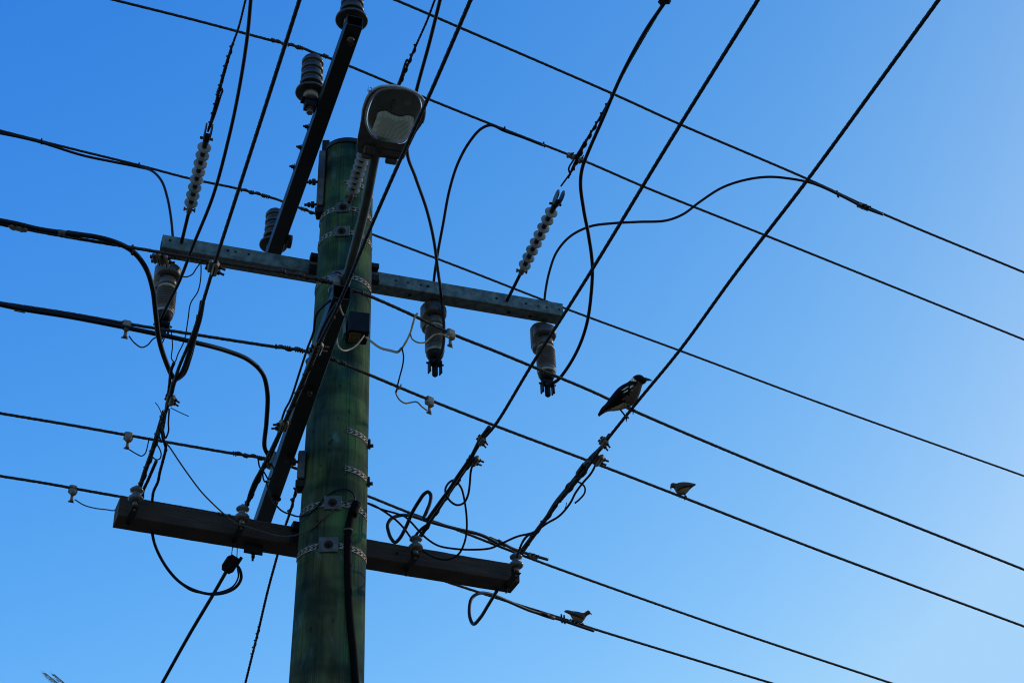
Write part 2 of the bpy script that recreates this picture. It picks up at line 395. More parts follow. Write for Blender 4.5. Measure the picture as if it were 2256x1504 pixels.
# side brackets between pole and the two lengthwise steel arms
def side_bracket(label, xa, ya, yb, blt, top=False):
    za = pole_hit(PX and 720, ya).z; zb = pole_hit(720, yb).z
    zb, za = min(za, zb), max(za, zb)
    e = empty('arm_bracket', V((PX-.2, PY, zb))); tag(e, label, 'bracket', 'steel brackets between pole and arms')
    c = V((PX-prad(za)*.97-.004, PY-.07, (za+zb)/2)); h = za-zb
    m = MB(); m.box(c, .040, .07, h, bev=.004); m.box(c+V((-.021, .03, 0)), .006, .10, h*.92, bev=.002); m.build('channel', 'zinc_plate', e)
    for zz in blt:
        MB().cyl(c+V((-.095, -.02, zz-c.z)), c+V((.0, -.02, zz-c.z)), .009, 10).tube([c+V((-.055, -.02, zz-c.z)), c+V((-.035, -.02, zz-c.z))], .021, 6).tube([c+V((-.075, -.02, zz-c.z)), c+V((-.06, -.02, zz-c.z))], .016, 6).build('bolt', 'rusty_steel', e)
    MB().box(c+V((.0, .02, -h/2-.022)), .06, .08, .045, bev=.004).build('foot_block', 'steel_dark', e)
    if top:
        MB().box(c+V((.015, .02, h/2+.05)), .045, .08, .10, bev=.004).build('top_block', 'steel_dark', e)
    return e
side_bracket('galvanised channel bracket bolted to the left of the pole top behind the upper lengthwise arm', 708, 336, 448, (8.62, 8.44), True)
side_bracket('galvanised channel bracket half way down the pole behind the lower lengthwise arm', 665, 975, 1035, (6.62,), False)

# ------------------------------------------------------------------ crossarms
def beam(name, a, b, wd, ht, mats, parent, side, wall=0, holes=(), bev=.006):
    """a,b: bottom edge nearest the viewer; side: unit vector across the beam"""
    d = (b-a).normalized(); m = MB(); corners = [(0, 0), (wd, 0), (wd, ht), (0, ht)]
    def ringpts(ins, r):
        out = []
        for (cx, cy), (sx, sy) in zip(corners, ((1, 1), (-1, 1), (-1, -1), (1, -1))):
            cx2, cy2 = cx+sx*ins, cy+sy*ins
            pp = [(cx2+sx*r*(1-math.cos(t)), cy2+sy*r*(1-math.sin(t))) for t in (0, math.pi/4, math.pi/2)]
            if sx*sy < 0: pp = pp[::-1]
            out += pp
        return out
    ro = ringpts(0, bev); k = len(ro)
    seg = 1
    A = [a+side*x+UP*y for x, y in ro]; B = [b+side*x+UP*y for x, y in ro]
    m.add(A+B, [(i, (i+1) % k, k+(i+1) % k, k+i) for i in range(k)], 0)
    if wall:
        ri = ringpts(wall, max(.001, bev-wall))
        for E, dd in ((a, 1), (b, -1)):
            O = [E+side*x+UP*y for x, y in ro]; I = [E+side*x+UP*y for x, y in ri]; J = [p+d*dd*.25 for p in I]
            m.add(O+I, [(i, (i+1) % k, k+(i+1) % k, k+i) for i in range(k)], 0)
            m.add(I+J, [(i, (i+1) % k, k+(i+1) % k, k+i) for i in range(k)], 1); m.add(J, [tuple(range(k))], 1)
    else:
        m.add(A, [tuple(range(k))[::-1]], 0); m.add(B, [tuple(range(k))], 0)
    for c, nrm, r in holes: m.tube([c-nrm*.002, c+nrm*.0012], r, 14, 1)
    return m.build(name, mats, parent)
def face_hit(x, y, p0, nrm):
    r = ray(x, y); t = (p0-CAM).dot(nrm)/r.dot(nrm); return CAM+r*t
# upper galvanised crossarm
zA = 8.13; A0 = H(355.7, 544, zA); A1 = H(1241, 695.5, zA); dA = (A1-A0).normalized(); sA = V((-dA.y, dA.x, 0)).normalized()
eA = empty('steel_crossarm', (A0+A1)/2); tag(eA, 'long mottled galvanised crossarm with a row of bolt holes, running behind the pole', 'crossarm')
hl = [(face_hit(x, y, A0, sA), -sA, r) for x, y, r in ((374.7, 529.5, .0085), (502, 552, .008), (519, 555, .008), (548, 560, .008), (872, 618, .007), (899, 623, .007), (927, 627.5, .0075), (943, 630.5, .010), (972, 636, .006), (1094, 657, .0095), (1158.5, 669, .008), (1186, 674, .007), (1204.5, 677, .007), (1231.7, 682, .007))]
hl += [(H(x, y, zA), -UP, .012) for x, y in ((903, 650), (1121, 688), (1168, 697))]
beam('beam', A0, A1, .105, .098, ['galvanised', 'hole'], eA, sA, .005, hl)
for x, y in ((690, 584), (823, 606)):
    c = H(x, y, zA+.08)+V((0, .0, 0)); c = face_hit(x, y, A0, sA)-sA*.02
    MB().box(c+UP*.045, .05, .05, .035, dA, sA, UP, bev=.003).build('saddle_block', 'steel_dark', eA); MB().box(c-UP*.05, .06, .05, .05, dA, sA, UP, bev=.003).build('saddle_block', 'steel_dark', eA)
# lower timber crossarm
zC = 6.25; C0 = H(260, 1134, zC); C1 = H(1145, 1282, zC); dC = (C1-C0).normalized(); sC = V((-dC.y, dC.x, 0)).normalized()
eC = empty('timber_crossarm', (C0+C1)/2); tag(eC, 'dark weathered timber crossarm running behind the pole below all the other arms', 'crossarm')
m = MB(); NN = 60; ht, wd = .112, .145
vs = []
for i in range(NN+1):
    p = C0.lerp(C1, i/NN); j = lambda s_: .0007*math.sin(i*1.7+s_)+.0006*math.sin(i*.61+s_*2)
    for (x, y) in ((.004, 0), (wd-.004, 0), (wd, .004), (wd, ht-.004), (wd-.004, ht), (.004, ht), (0, ht-.004), (0, .004)):
        vs.append(p+sC*(x+j(1) if x < .1 else x)+UP*(y+j(2+x) if y > .05 else y+j(5)*.6))
m.add(vs, [(i*8+k, i*8+(k+1) % 8, (i+1)*8+(k+1) % 8, (i+1)*8+k) for i in range(NN) for k in range(8)]+[tuple(range(7, -1, -1)), tuple(range(NN*8, NN*8+8))])
c = face_hit(874.5, 1218, C0, sC); m.tube([c+sC*.004, c-sC*.0012], .010, 14, 1)
bm = m.build('beam', ['timber', 'hole'], eC)
# splinters and a sliver of light wood on the top edge
m = MB()
for x, y in ((482, 1131), (490, 1132), (505, 1135), (1012, 1226)):
    c = face_hit(x, y, C0, sC); MB().box(c-sC*.004, .014, .006, .012, dC, sC, UP).build('splinter', 'timber', eC)
for x, y in ((650, 1176),):
    c = face_hit(x, y, C0, sC)-sC*.02
    MB().box(c+UP*.035, .05, .05, .045, dC, sC, UP, bev=.003).build('saddle_block', 'steel_dark', eC); MB().box(c-UP*.045, .055, .05, .06, dC, sC, UP, bev=.003).build('saddle_block', 'steel_dark', eC)
# upper lengthwise steel arm
zB = 8.70; a = H(763.6, 53, zB); c = H(589, 555, zB); dB = (c-a).normalized(); sB = V((dB.y, -dB.x, 0)).normalized()
if sB.x < 0: sB = -sB
e = empty('steel_crossarm', (a+c)/2); tag(e, 'hollow steel arm left of the pole top, its open square end at the top edge', 'crossarm')
b1a = a; b1b = c+dB*.12
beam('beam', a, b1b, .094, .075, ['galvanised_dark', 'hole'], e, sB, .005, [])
def bolt_under(x, y, z, r, par): MB().bolt(H(x, y, z), -UP, r, .03).build('bolt', 'rusty_steel', par)
bolt_under(773, 92, zB, .015, e)
for x, y in ((678.5, 280), (663, 325), (648, 368)):
    p = H(x, y, zB)+UP*.03; MB().bolt(face_hit(x, y, a, sB), -sB, .012, .018).build('bolt', 'steel_dark', e)
p = H(625, 530, zB)+sB*.02; MB().tube([p, p+sB*.03], .045, 18).build('end_washer', 'rusty_steel', e)
# lower lengthwise steel arm
zD = 6.64; a = H(733, 655, zD); c = H(564, 1147, zD); dD = (c-a).normalized(); sD = V((dD.y, -dD.x, 0)).normalized()
if sD.x < 0: sD = -sD
e2 = empty('steel_crossarm', (a+c)/2); tag(e2, 'dark lamp-carrying steel arm slanting down across the pole, between the two long crossarms', 'crossarm')
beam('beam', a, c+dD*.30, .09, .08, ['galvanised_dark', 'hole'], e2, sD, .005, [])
for x, y in ((683, 858), (607, 1098)): MB().tube([H(x, y, zD), H(x, y, zD)-UP*.004], .032, 20).bolt(H(x, y, zD)-UP*.004, -UP, .012, .03).build('bolt', 'rusty_steel', e2)
# plate under the timber crossarm, at the far end of that arm
gp = empty('gusset_plate', H(558, 1214, 6.2)); tag(gp, 'small dark steel plate with a hanging bolt, sticking out below the timber crossarm', 'plate')
c = H(558, 1213, 6.21)+UP*.0; MB().box(c+UP*.03, .105, .008, .10, dC, sC, UP, bev=.003).build('plate', 'steel_dark', gp)
MB().bolt(c-UP*.015-sC*.005, -UP, .010, .03).cyl(c-UP*.02, c-UP*.06, .006, 8).build('bolt', 'steel_dark', gp)

# ------------------------------------------------------------------ pin insulators on the upper lengthwise arm
def make_pin():
    e = empty('pin_insulator', V((0, 0, 0))); tag(e, 'x', 'insulator')
    P = [(.030, .060), (.040, .062), (.086, .052), (.093, .058), (.091, .070), (.060, .098), (.044, .108)]
    h = .108
    for r in (.070, .066, .066, .066):
        P += [(.054, h+.006), (r-.006, h+.008), (r, h+.014), (r, h+.032), (r-.008, h+.046), (.056, h+.052)]; h += .058
    P += [(.050, h), (.034, h+.006), (.032, h+.016), (.0, h+.018)]
    MB().lathe(P, n=40).build('porcelain', 'brown_porcelain', e)
    MB().lathe([(.028, .012), (.045, .012), (.043, .066), (.03, .068)]).build('collar', 'collar_white', e)
    MB().cyl((0, 0, -.10), (0, 0, .02), .011, 12).tube([V((0, 0, -.002)), V((0, 0, .014))], .024, 6).tube([V((0, 0, -.1)), V((0, 0, -.086))], .02, 6).build('pin', 'cast_metal', e)
    return e
PIN = make_pin(); PG = 'brown ribbed pin insulators on the upper lengthwise arm'
p = H(774, 62, zB+.075); place(PIN, basis(p-dB*.0, V((1, 0, 0)), UP), 'brown ribbed post insulator cut off by the top edge, above the open arm end', PG)
i2 = H(684, 222, zB+.06); place(PIN, basis(i2, V((1, 0, 0)), UP), 'brown ribbed post insulator with a white collar, standing left of the upper steel arm', PG)
i3 = H(601, 556, zB+.075); place(PIN, basis(i3, V((1, 0, 0)), UP), 'brown ribbed post insulator half hidden behind the far end of the upper steel arm', PG)
# the bracket that carries the middle one beside the arm
eb = empty('insulator_bracket', i2); tag(eb, 'small dark bracket plate under the white-collared insulator left of the steel arm', 'bracket')
MB().box(i2+V((.02, 0, -.012)), .15, .06, .010, sB, dB, UP, bev=.002).box(i2+V((.0, .0, -.04)), .07, .06, .05, sB, dB, UP, bev=.003).build('plate', 'steel_dark', eb)
MB().bolt(i2-UP*.065, -UP, .014, .02).build('bolt', 'cast_metal', eb)

# ------------------------------------------------------------------ drop-out fuses under the upper crossarm
def make_fuse():
    e = empty('fuse_cutout', V((0, 0, 0))); tag(e, 'x', 'fuse')
    MB().cyl((0, 0, -.06), (0, 0, .014), .011, 12).tube([V((0, 0, -.032)), V((0, 0, -.002))], .021, 6).build('stud', 'cast_metal', e)
    MB().lathe([(.03, -.045), (.060, -.050), (.075, -.062), (.078, -.080), (.076, -.110), (.070, -.124), (.045, -.130)], n=36).build('cap', 'cap_grey', e)
    P = [(.03, -.012), (.060, -.020)]
    for i in range(7): z = -.030-.0225*i; P += [(.055, z), (.069, z-.006), (.069, z-.010), (.055, z-.017)]
    P += [(.062, -.192), (.058, -.206), (.03, -.21)]
    MB().lathe(P, V((-.014, .030, 0)), n=36).build('rear_barrel', 'grey_porcelain', e)
    MB().box((-.01, .0, -.135), .085, .08, .030, bev=.008).build('bracket_arm', 'steel_dark', e)
    MB().lathe([(.03, -.131), (.050, -.140), (.056, -.170), (.054, -.204)], n=32).build('neck', 'grey_porcelain', e)
    MB().lathe([(.03, -.206), (.056, -.207), (.056, -.222), (.03, -.223)], n=32).build('upper_band', 'collar_white', e)
    P = [(.048, -.224)]; z = -.226
    for i in range(8): P += [(.048, z), (.062, z-.005), (.062, z-.009), (.048, z-.014)]; z -= .0186
    P += [(.061, z-.002), (.062, z-.018), (.060, z-.022)]
    MB().lathe(P, n=32).build('ribbed_barrel', 'grey_porcelain', e); zb = z-.022
    MB().lathe([(.055, zb+.001), (.0605, zb), (.0560, zb-.014), (.05, zb-.015)], n=32).build('lower_band', 'collar_white', e)
    MB().lathe([(.053, zb-.015), (.054, zb-.03), (.040, zb-.060), (.026, zb-.066)], n=32).build('bottom_cone', 'steel_dark', e)
    z = zb-.066; m = MB()
    m.box((0, 0, z-.02), .07, .05, .035, bev=.006)
    for s in (-1, 1):
        m.box((s*.036, 0, z-.055), .010, .05, .085, bev=.003); m.cyl((s*.036, -.02, z-.09), (s*.036, -.02, z-.108), .006, 8)
    m.cyl((-.055, 0, z-.03), (.055, 0, z-.03), .007, 8); m.tube([V((0, 0, z-.03)), V((0, 0, z-.115)), V((0, 0, z-.125))], [.019, .019, .010], 12)
    m.build('clamp_head', 'black_paint', e)
    return e
def fd(i, x, y, off=.10):
    r_ = ray(x, y); return (x, y, -(fpos[i].y-off)/r_.y)
FU = make_fuse(); FG = 'fuse cut-outs hanging under the upper crossarm'
fpos = []
for (x, y), lab in zip(((374, 577), (957, 664), (1198, 710)), ('ribbed fuse cut-out under the left end of the galvanised crossarm, behind a thick black cable', 'ribbed fuse cut-out under the galvanised crossarm between pole and right tip, next to white wires', 'ribbed fuse cut-out hanging from the right tip of the galvanised crossarm')):
    p = H(x, y, zA); c = p+sA*.0; fpos.append(c)
    place(FU, basis(c-UP*.004, dA, (UP+dA*.29+sA*.04).normalized(), .98), lab, FG)

# ------------------------------------------------------------------ strings of pale discs
def string(label, a, b, x0=.0, x1=1.0, nd=8, rod0=True, rd=.039, head='wedge'):
    """a: foot on the arm, b: outer clamp end"""
    d = (b-a).normalized(); L = (b-a).length; e = empty('string_insulator', a); tag(e, label, 'insulator', 'strings of pale discs that hold the high wires')
    if rod0: MB().cyl(a, a+d*(L*x0-.02), .0105, 10).build('rod', 'steel_dark', e)
    s0, s1 = L*x0, L*x1
    c0 = a+d*(s0-.012); X, Y, Z = frame(d)
    m = MB(); m.box(c0, .055, .030, .034, X, Y, Z, bev=.006); m.cyl(c0-Y*.034, c0+Y*.034, .007, 8); m.tube([c0-Y*.034, c0-Y*.026], .013, 6); m.tube([c0+Y*.026, c0+Y*.034], .013, 6)
    m.cyl(c0, c0+d*.05, .016, 12); m.build('clevis', 'cast_metal', e)
    MB().cyl(a+d*(s0+.02), a+d*s1, .0145, 12).build('core_rod', 'rusty_steel', e)
    for i in range(nd):
        o = a+d*(s0+.055+(s1-s0-.11)*i/(nd-1))
        MB().lathe([(.010, .008), (rd*.6, .004), (rd-.001, .001), (rd, -.0005), (rd-.001, -.0025), (rd*.5, -.001), (.010, 0)], o, d, 32).build('disc', 'shed_white', e)
    if head:
        h0 = a+d*(s1+.0); m = MB()
        m.cyl(h0-d*.02, h0+d*.03, .017, 12); m.cyl(h0+d*.025-Y*.036, h0+d*.025+Y*.036, .008, 8); m.box(h0+d*.035, .05, .036, .03, X, Y, Z, bev=.005); m.build('socket', 'steel_dark', e)
        m = MB(); o = h0+d*.03
        prof = [(0, -.012, .012), (.02, -.020, .022), (.07, -.026, .028), (.10, -.022, .022), (.115, -.012, .012)]
        for s in (-1, 1):
            vs = []; 
            for u, lo, hi in prof:
                for w_ in (lo, hi):
                    for t in (.012, .020): vs.append(o+d*u+Z*w_+Y*(s*t))
            m.add(vs, [(i*4, i*4+1, i*4+5, i*4+4) for i in range(4)]+[(i*4+2, i*4+6, i*4+7, i*4+3) for i in range(4)]+[(i*4, i*4+4, i*4+6, i*4+2) for i in range(4)]+[(i*4+1, i*4+3, i*4+7, i*4+5) for i in range(4)]+[(0, 2, 3, 1), (16, 17, 19, 18)])
        m.build('wedge_clamp', 'zinc_plate', e)
    return e
def fracs(a, b, p0, p1):
    """where along a-b the picture points p0,p1 fall"""
    def pj(p): q = ROT.transposed() @ (V(p)-CAM); return (1128+FPX*q.x/-q.z, 752-FPX*q.y/-q.z)
    out = []
    for t in (p0, p1):
        out.append(min((i/400 for i in range(401)), key=lambda k: math.dist(pj(a.lerp(b, k)), t)))
    return out
sA_foot = face_hit(400, 534, A0, sA); s_end = H(463, 272, 8.13)
f = fracs(sA_foot, s_end, (406, 456), (451, 311)); string('string of eight pale discs rising from the left end of the galvanised crossarm', sA_foot, s_end, *f)
s3_foot = face_hit(1117, 662, A0, sA); s3_end = H(1246, 405, 8.13)
f = fracs(s3_foot, s3_end, (1141, 590), (1221, 456)); string('string of eight pale discs rising from the right half of the galvanised crossarm', s3_foot, s3_end, *f)
s2_foot = pole_hit(769, 446, .03); s2_end = H(822, 270, s2_foot.z+.02)
f = fracs(s2_foot, s2_end, (773, 433), (812, 305)); string('string of pale discs anchored to the pole, its upper end hidden behind the street lamp', s2_foot, s2_end, .09, f[1], rod0=True, rd=.040, nd=9)

# ------------------------------------------------------------------ porcelain spool insulators on the timber crossarm
def make_spool():
    e = empty('spool_insulator', V((0, 0, 0))); tag(e, 'x', 'insulator')
    MB().lathe([(.015, -.045), (.038, -.046), (.048, -.036), (.049, -.024), (.040, -.012), (.026, -.004), (.024, .008), (.032, .018), (.042, .026), (.043, .036), (.034, .046), (.02, .050)], n=32).build('porcelain', 'white_porcelain', e)
    MB().cyl((0, 0, -.11), (0, 0, .066), .009, 10).tube([V((0, 0, -.08)), V((0, 0, -.05))], .017, 6).tube([V((0, 0, .052)), V((0, 0, .064))], .015, 6).build('pin', 'cast_metal', e)
    m = MB()   # D-shaped strap: two flat bars back to the arm
    m.box((0, .09, -.098), .045, .24, .008, bev=.002); m.box((0, .05, -.06), .030, .008, .07, bev=.002)
    m.bolt((0, .19, -.102), V((0, 0, -1)), .011, .03); m.build('bracket', 'steel_dark', e)
    return e
SP = make_spool(); SG = 'white spool insulators along the timber crossarm'
spx = ((300, 1090), (534, 1131), (916, 1197), (1137, 1236))
labs = ('white spool insulator at the left end of the timber crossarm', 'white spool insulator on the timber crossarm under the slanting steel arm', 'white spool insulator on the timber crossarm just right of the pole', 'white spool insulator at the right end of the timber crossarm')
for (x, y), lab in zip(spx, labs):
    q = face_hit(x, y, C0-sC*.10, sC); q = V((q.x, q.y, q.z)); place(SP, basis(q, dC, UP, .84), lab, SG)

# shackle insulators on the lower lengthwise arm
def shackle(label, x, y, z):
    p = H(x, y, z); e = empty('shackle_insulator', p-UP*.04); tag(e, label, 'insulator', 'shackle insulators on the lower lengthwise arm')
    MB().lathe([(.012, -.04), (.036, -.04), (.040, -.03), (.022, -.004), (.022, .006), (.038, .03), (.034, .042), (.012, .05)], p, UP, 28).build('porcelain', 'white_porcelain', e)
    MB().cyl(p-UP*.09, p+UP*.06, .008, 10).tube([p+UP*.05, p+UP*.062], .014, 6).build('bolt', 'cast_metal', e)
shackle('white insulator on the near tip of the lamp-carrying arm, in front of the pole', 741, 628, 6.79)
shackle('insulator hidden among cables half way along the lamp-carrying arm', 690, 786, 6.79)
shackle('insulator behind the cables near the far end of the lamp-carrying arm', 600, 1014, 6.79)

# ------------------------------------------------------------------ wires
def wire(name, label, pts, r, matn='bare_wire', cat='wire', group=None, ext0=0, ext1=0, step=None, rope=0, pitch=.11, n=None, parent=None, sag=0):
    P3 = pts3(pts); step = step or (pitch/9 if rope else .03)
    P = catmull(P3, step)
    m = MB(); nn = n or (12 if rope else 8)
    if ext0: d = (P[0]-P[1]).normalized(); m.tube([P[0]+d*ext0, P[0]], r*.95, 8)
    m.tube(P, r, nn, 0, True, rope, pitch, .07)
    if ext1: d = (P[-1]-P[-2]).normalized(); m.tube([P[-1], P[-1]+d*ext1], r*.95, 8)
    o = m.build(name, matn, parent)
    if parent is None: tag(o, label, cat, group)
    return o, P
HG = 'bare high wires along the street'; LG = 'bare lower wires along the street'; UG = 'wires coming overhead from the crossarms'
zW = 9.13
def wrap(parent, px, r, rw=.0022, pitch=.006, matn='bare_wire', name='binding'):
    P = pts3(px); MB().coil(P, r, rw, pitch).build(name, matn, parent)
def line_wire(label, pts, r, grp, binds=(), ext0=14, ext1=35, rope=3, matn='bare_wire', tails=()):
    """a long wire, its preformed ties as parts"""
    zs_ = pts
    o, P = wire('overhead_wire', label, pts, r, matn, 'wire', grp, ext0, ext1, rope=rope, pitch=.2, step=.028)
    for b in binds: wrap(o, b, r*1.25, r*.42, .012)
    for b in tails:
        Q = pts3(b); MB().coil(Q, r*1.1, r*.75, .085, 6).build('preformed_tie', matn, o)
    return o
r1 = .0088
line_wire('topmost street wire crossing the upper right of the picture, clear of the lamp', [(690, -72, zW), (870, 0, zW), (1015, 62, zW), (1350, 207, zW-.01), (1500, 275, zW-.01), (1780, 395, zW-.02), (1945, 471, zW-.03), (2256, 600, zW-.05)], r1, HG, ext0=4)
line_wire('street wire tied to the white-collared insulator and passing behind the lamp head', [(250, 0, zW-.01), (430, 45, zW), (600, 90, zW), (668, 107, zW), (692, 117, zW), (722, 127, zW), (770, 146, zW), (940, 217, zW), (1110, 285, zW), (1290, 356, zW-.01), (1420, 412, zW-.02), (1690, 520, zW-.03), (2256, 748, zW-.06)], r1, HG,
          binds=[[(597, 88, zW), (606, 91, zW)], [(628, 97, zW), (638, 100, zW)], [(655, 103, zW), (668, 108, zW)], [(712, 122, zW), (722, 127, zW)]], tails=[[(600, 90, zW), (668, 107, zW)]])
line_wire('street wire tied to the half-hidden brown insulator and passing behind the pole', [(0, 288, zW), (150, 326, zW), (305, 364, zW), (420, 394, zW), (525, 416, zW), (592, 434, zW), (606, 438, zW), (660, 458, zW), (705, 474, zW), (822, 517, zW), (1000, 584, zW), (1255, 683, zW-.01), (1500, 773, zW-.02), (1800, 885, zW-.04), (2256, 1048, zW-.07)], r1, HG,
          binds=[[(530, 418, zW), (536, 420, zW)], [(552, 423, zW), (560, 425, zW)], [(577, 430, zW), (594, 435, zW)], [(662, 459, zW), (675, 464, zW)], [(693, 470, zW), (700, 472, zW)]], tails=[[(530, 418, zW), (590, 433, zW)], [(664, 460, zW), (705, 475, zW)]])
zL = 6.80
r2 = .0088
line_wire('stranded street wire running across the front of the left half of the galvanised crossarm', [(0, 494, zL), (150, 522, zL), (330, 552, zL), (440, 571, zL), (560, 590, zL), (640, 603, zL), (725, 622, zL), (741, 629, zL), (790, 643, zL), (900, 690, zL), (990, 733, zL), (1090, 773, zL), (1170, 806, zL), (1300, 860, zL), (1395, 904, zL), (1700, 1033, zL-.02), (2256, 1254, zL-.06)], r2, LG,
          binds=[[(618, 597, zL), (630, 600, zL)], [(655, 605, zL), (668, 609, zL)], [(690, 613, zL), (725, 622, zL)], [(795, 645, zL), (800, 647, zL)]], tails=[[(605, 596, zL), (720, 620, zL)], [(750, 632, zL), (800, 648, zL)]])
line_wire('stranded street wire passing in front of the pole below the black box', [(0, 667, zL), (150, 690, zL), (280, 713, zL), (450, 740, zL), (600, 763, zL), (665, 772, zL), (692, 778, zL), (725, 789, zL), (815, 826, zL), (940, 878, zL), (1090, 937, zL), (1300, 1016, zL), (1510, 1097, zL-.01), (1800, 1210, zL-.03), (2256, 1379, zL-.06)], r2, LG,
          binds=[[(606, 763, zL), (612, 764, zL)], [(626, 766, zL), (640, 768, zL)], [(648, 769, zL), (668, 773, zL)], [(722, 787, zL), (738, 794, zL)], [(752, 798, zL), (760, 802, zL)]], tails=[[(606, 764, zL), (668, 772, zL)], [(722, 788, zL), (762, 803, zL)]])
line_wire('street wire that passes behind the pole between the two crossarms', [(0, 910, zL), (150, 935, zL), (280, 958, zL), (400, 979, zL), (510, 998, zL), (585, 1010, zL), (620, 1020, zL), (805, 1090, zL), (900, 1128, zL), (1000, 1164, zL), (1100, 1203, zL), (1205, 1243, zL), (1600, 1383, zL-.02), (1970, 1506, zL-.05)], r2, LG,
          binds=[[(512, 998, zL), (521, 1000, zL)], [(537, 1002, zL), (547, 1005, zL)], [(565, 1007, zL), (585, 1011, zL)]], tails=[[(514, 998, zL), (585, 1010, zL)]])
zE = 6.66
line_wire('lowest street wire, hidden behind the timber crossarm and carrying the right-hand dove', [(0, 1048, zE), (100, 1064, zE), (200, 1082, zE), (268, 1094, zE), (600, 1156, zE), (800, 1218, zE), (1000, 1286, zE), (1150, 1334, zE), (1240, 1362, zE), (1310, 1385, zE), (1500, 1443, zE), (1720, 1510, zE-.02)], r2, LG)

# wires coming overhead from the timber crossarm
zU = 6.42; r3 = .0088
def up_wire(label, pts, r=r3, matn='dark_wire', grip=None, ext1=9, grp=UG, rope=3, gr=.003, bind=None):
    o, P = wire('overhead_wire', label, pts, r, matn, 'wire', grp, 0, ext1, rope=rope, pitch=.13, step=.018)
    if grip:
        for gpts in grip: MB().coil(pts3(gpts), r*1.55, .0042, .17, 6).build('armour_strand', 'dark_wire', o)
        for gpts in grip: MB().coil(pts3(gpts), r*1.15, gr, .012, 6).build('preformed_grip', 'bare_wire', o)
    return o
up_wire('wire rising from the leftmost spool insulator to the top edge', [(305, 1082, zU), (322, 1030, zU), (350, 955, zU), (376, 872, zU), (392, 815, zU-.01), (425, 735), (455, 640), (470, 590, zU-.02), (512, 460, zU-.02), (575, 265, zU-.02), (660, 0, zU-.03)], .0087,
        grip=[[(305, 1082, zU), (318, 1042), (335, 995, zU), (362, 905, zU)]])
up_wire('wire passing in front of the lamp head to a spool insulator left of the pole', [(538, 1122, zU), (560, 1075, zU), (588, 1010, zU), (625, 932, zU), (660, 855, zU), (692, 778, zU), (745, 672, zU), (815, 505, zU-.01), (885, 345, zU-.02), (955, 190, zU-.02), (1037, 0, zU-.03)], .0087,
        grip=[[(538, 1122, zU), (560, 1075, zU), (584, 1020, zU)], [(630, 925, zU), (700, 765, zU)]])
up_wire('wire rising to the top edge from the spool insulator just right of the pole', [(922, 1188, zU), (950, 1143, zU), (985, 1090, zU), (1032, 1020, zU), (1060, 972, zU), (1090, 937, zU), (1170, 806, zU), (1300, 601, zU-.01), (1480, 305, zU-.02), (1670, 0, zU-.03)], .0087,
        grip=[[(922, 1188, zU), (950, 1143, zU), (985, 1090, zU), (1040, 1010, zU)]])
up_wire('rightmost overhead wire, the one the magpie stands on', [(1140, 1225, zU), (1180, 1172, zU), (1230, 1105, zU), (1290, 1035, zU), (1330, 978, zU), (1400, 890, zU), (1500, 768, zU-.005), (1620, 603, zU-.01), (1780, 395, zU-.02), (1930, 190, zU-.02), (2068, 0, zU-.03)], .0087,
        grip=[[(1140, 1225, zU), (1180, 1172, zU), (1225, 1112, zU)], [(1230, 1105, zU), (1290, 1035, zU)]])
# high wires held by the disc strings
zH = 8.13
def strung(label, pts, tail, ext=9):
    o, P = wire('overhead_wire', label, pts, .0068, 'dark_wire', 'wire', UG, 0, ext, rope=2, pitch=.09, step=.018)
    for t in tail:
        Q = catmull(pts3(t), .01); MB().tube(Q, .0058, 6).build('preformed_loop', 'dark_wire', o)
    for t in tail[:1]: MB().coil(pts3(t), .009, .0045, .075, 6).build('preformed_grip', 'dark_wire', o)
strung('thin high wire held by the left string of discs', [(459, 285, zH), (470, 250, zH), (484, 200, zH), (498, 150, zH), (512, 100, zH), (526, 60, zH), (541, 0, zH)], [[(461, 280, zH), (478, 215, zH), (495, 150, zH), (513, 95, zH)], [(458, 290, zH), (470, 262), (486, 212), (490, 198, zH), (484, 192), (478, 205, zH)]])
strung('thin high wire vanishing behind the top of the lamp head', [(822, 270, zH), (858, 235, zH), (880, 188, zH), (900, 140, zH), (919, 95, zH), (940, 48, zH), (958, 0, zH)], [[(876, 195, zH), (895, 150, zH), (917, 98, zH)], [(872, 200, zH), (885, 165, zH), (897, 132, zH), (900, 137, zH)]])
strung('thin high wire held by the right string of discs', [(1252, 392, zH), (1270, 350, zH), (1290, 312, zH), (1330, 245, zH), (1352, 205, zH), (1380, 150, zH), (1420, 80, zH), (1463, 6, zH), (1470, -12, zH)],
       [[(1262, 375, zH), (1290, 315, zH), (1320, 262, zH), (1352, 205, zH)], [(1236, 410, zH), (1252, 388), (1265, 370, zH)], [(1257, 385, zH), (1253, 372), (1262, 355), (1278, 330), (1288, 312, zH)]])
m = MB(); c = H(1464, 4, zH); X, Y, Z = frame(ray(1464, 4).cross(V((1, 0, 0)))); m.box(c, .03, .055, .02, X, Y, Z, bev=.004); m.bolt(c+Y*.02, -UP, .008, .015); m.bolt(c-Y*.02, UP, .008, .015)
tag(m.build('wire_clamp', 'steel_dark'), 'small dark clamp on the high wire right at the top edge', 'clamp')
# a stay wire going down behind the timber crossarm and the service cable
o, P = wire('stay_wire', 'thin wire running from behind the pole down past the timber crossarm to the bottom edge', [(657, 1058, 6.55), (640, 1125), (628, 1160), (609, 1230), (590, 1300), (570, 1385), (555, 1445), (539, 1510, 6.0)], .0085, 'dark_wire', 'wire', None, 0, 16, rope=2, pitch=.1, step=.02)
MB().coil(pts3([(571, 1380, 6.17), (555, 1440, 6.08)]), .0088, .0035, .05).build('preformed_grip', 'dark_wire', o)
MB().coil(pts3([(652, 1075, 6.53), (637, 1130, 6.48)]), .010, .006, .09).build('preformed_grip', 'bare_wire', o)

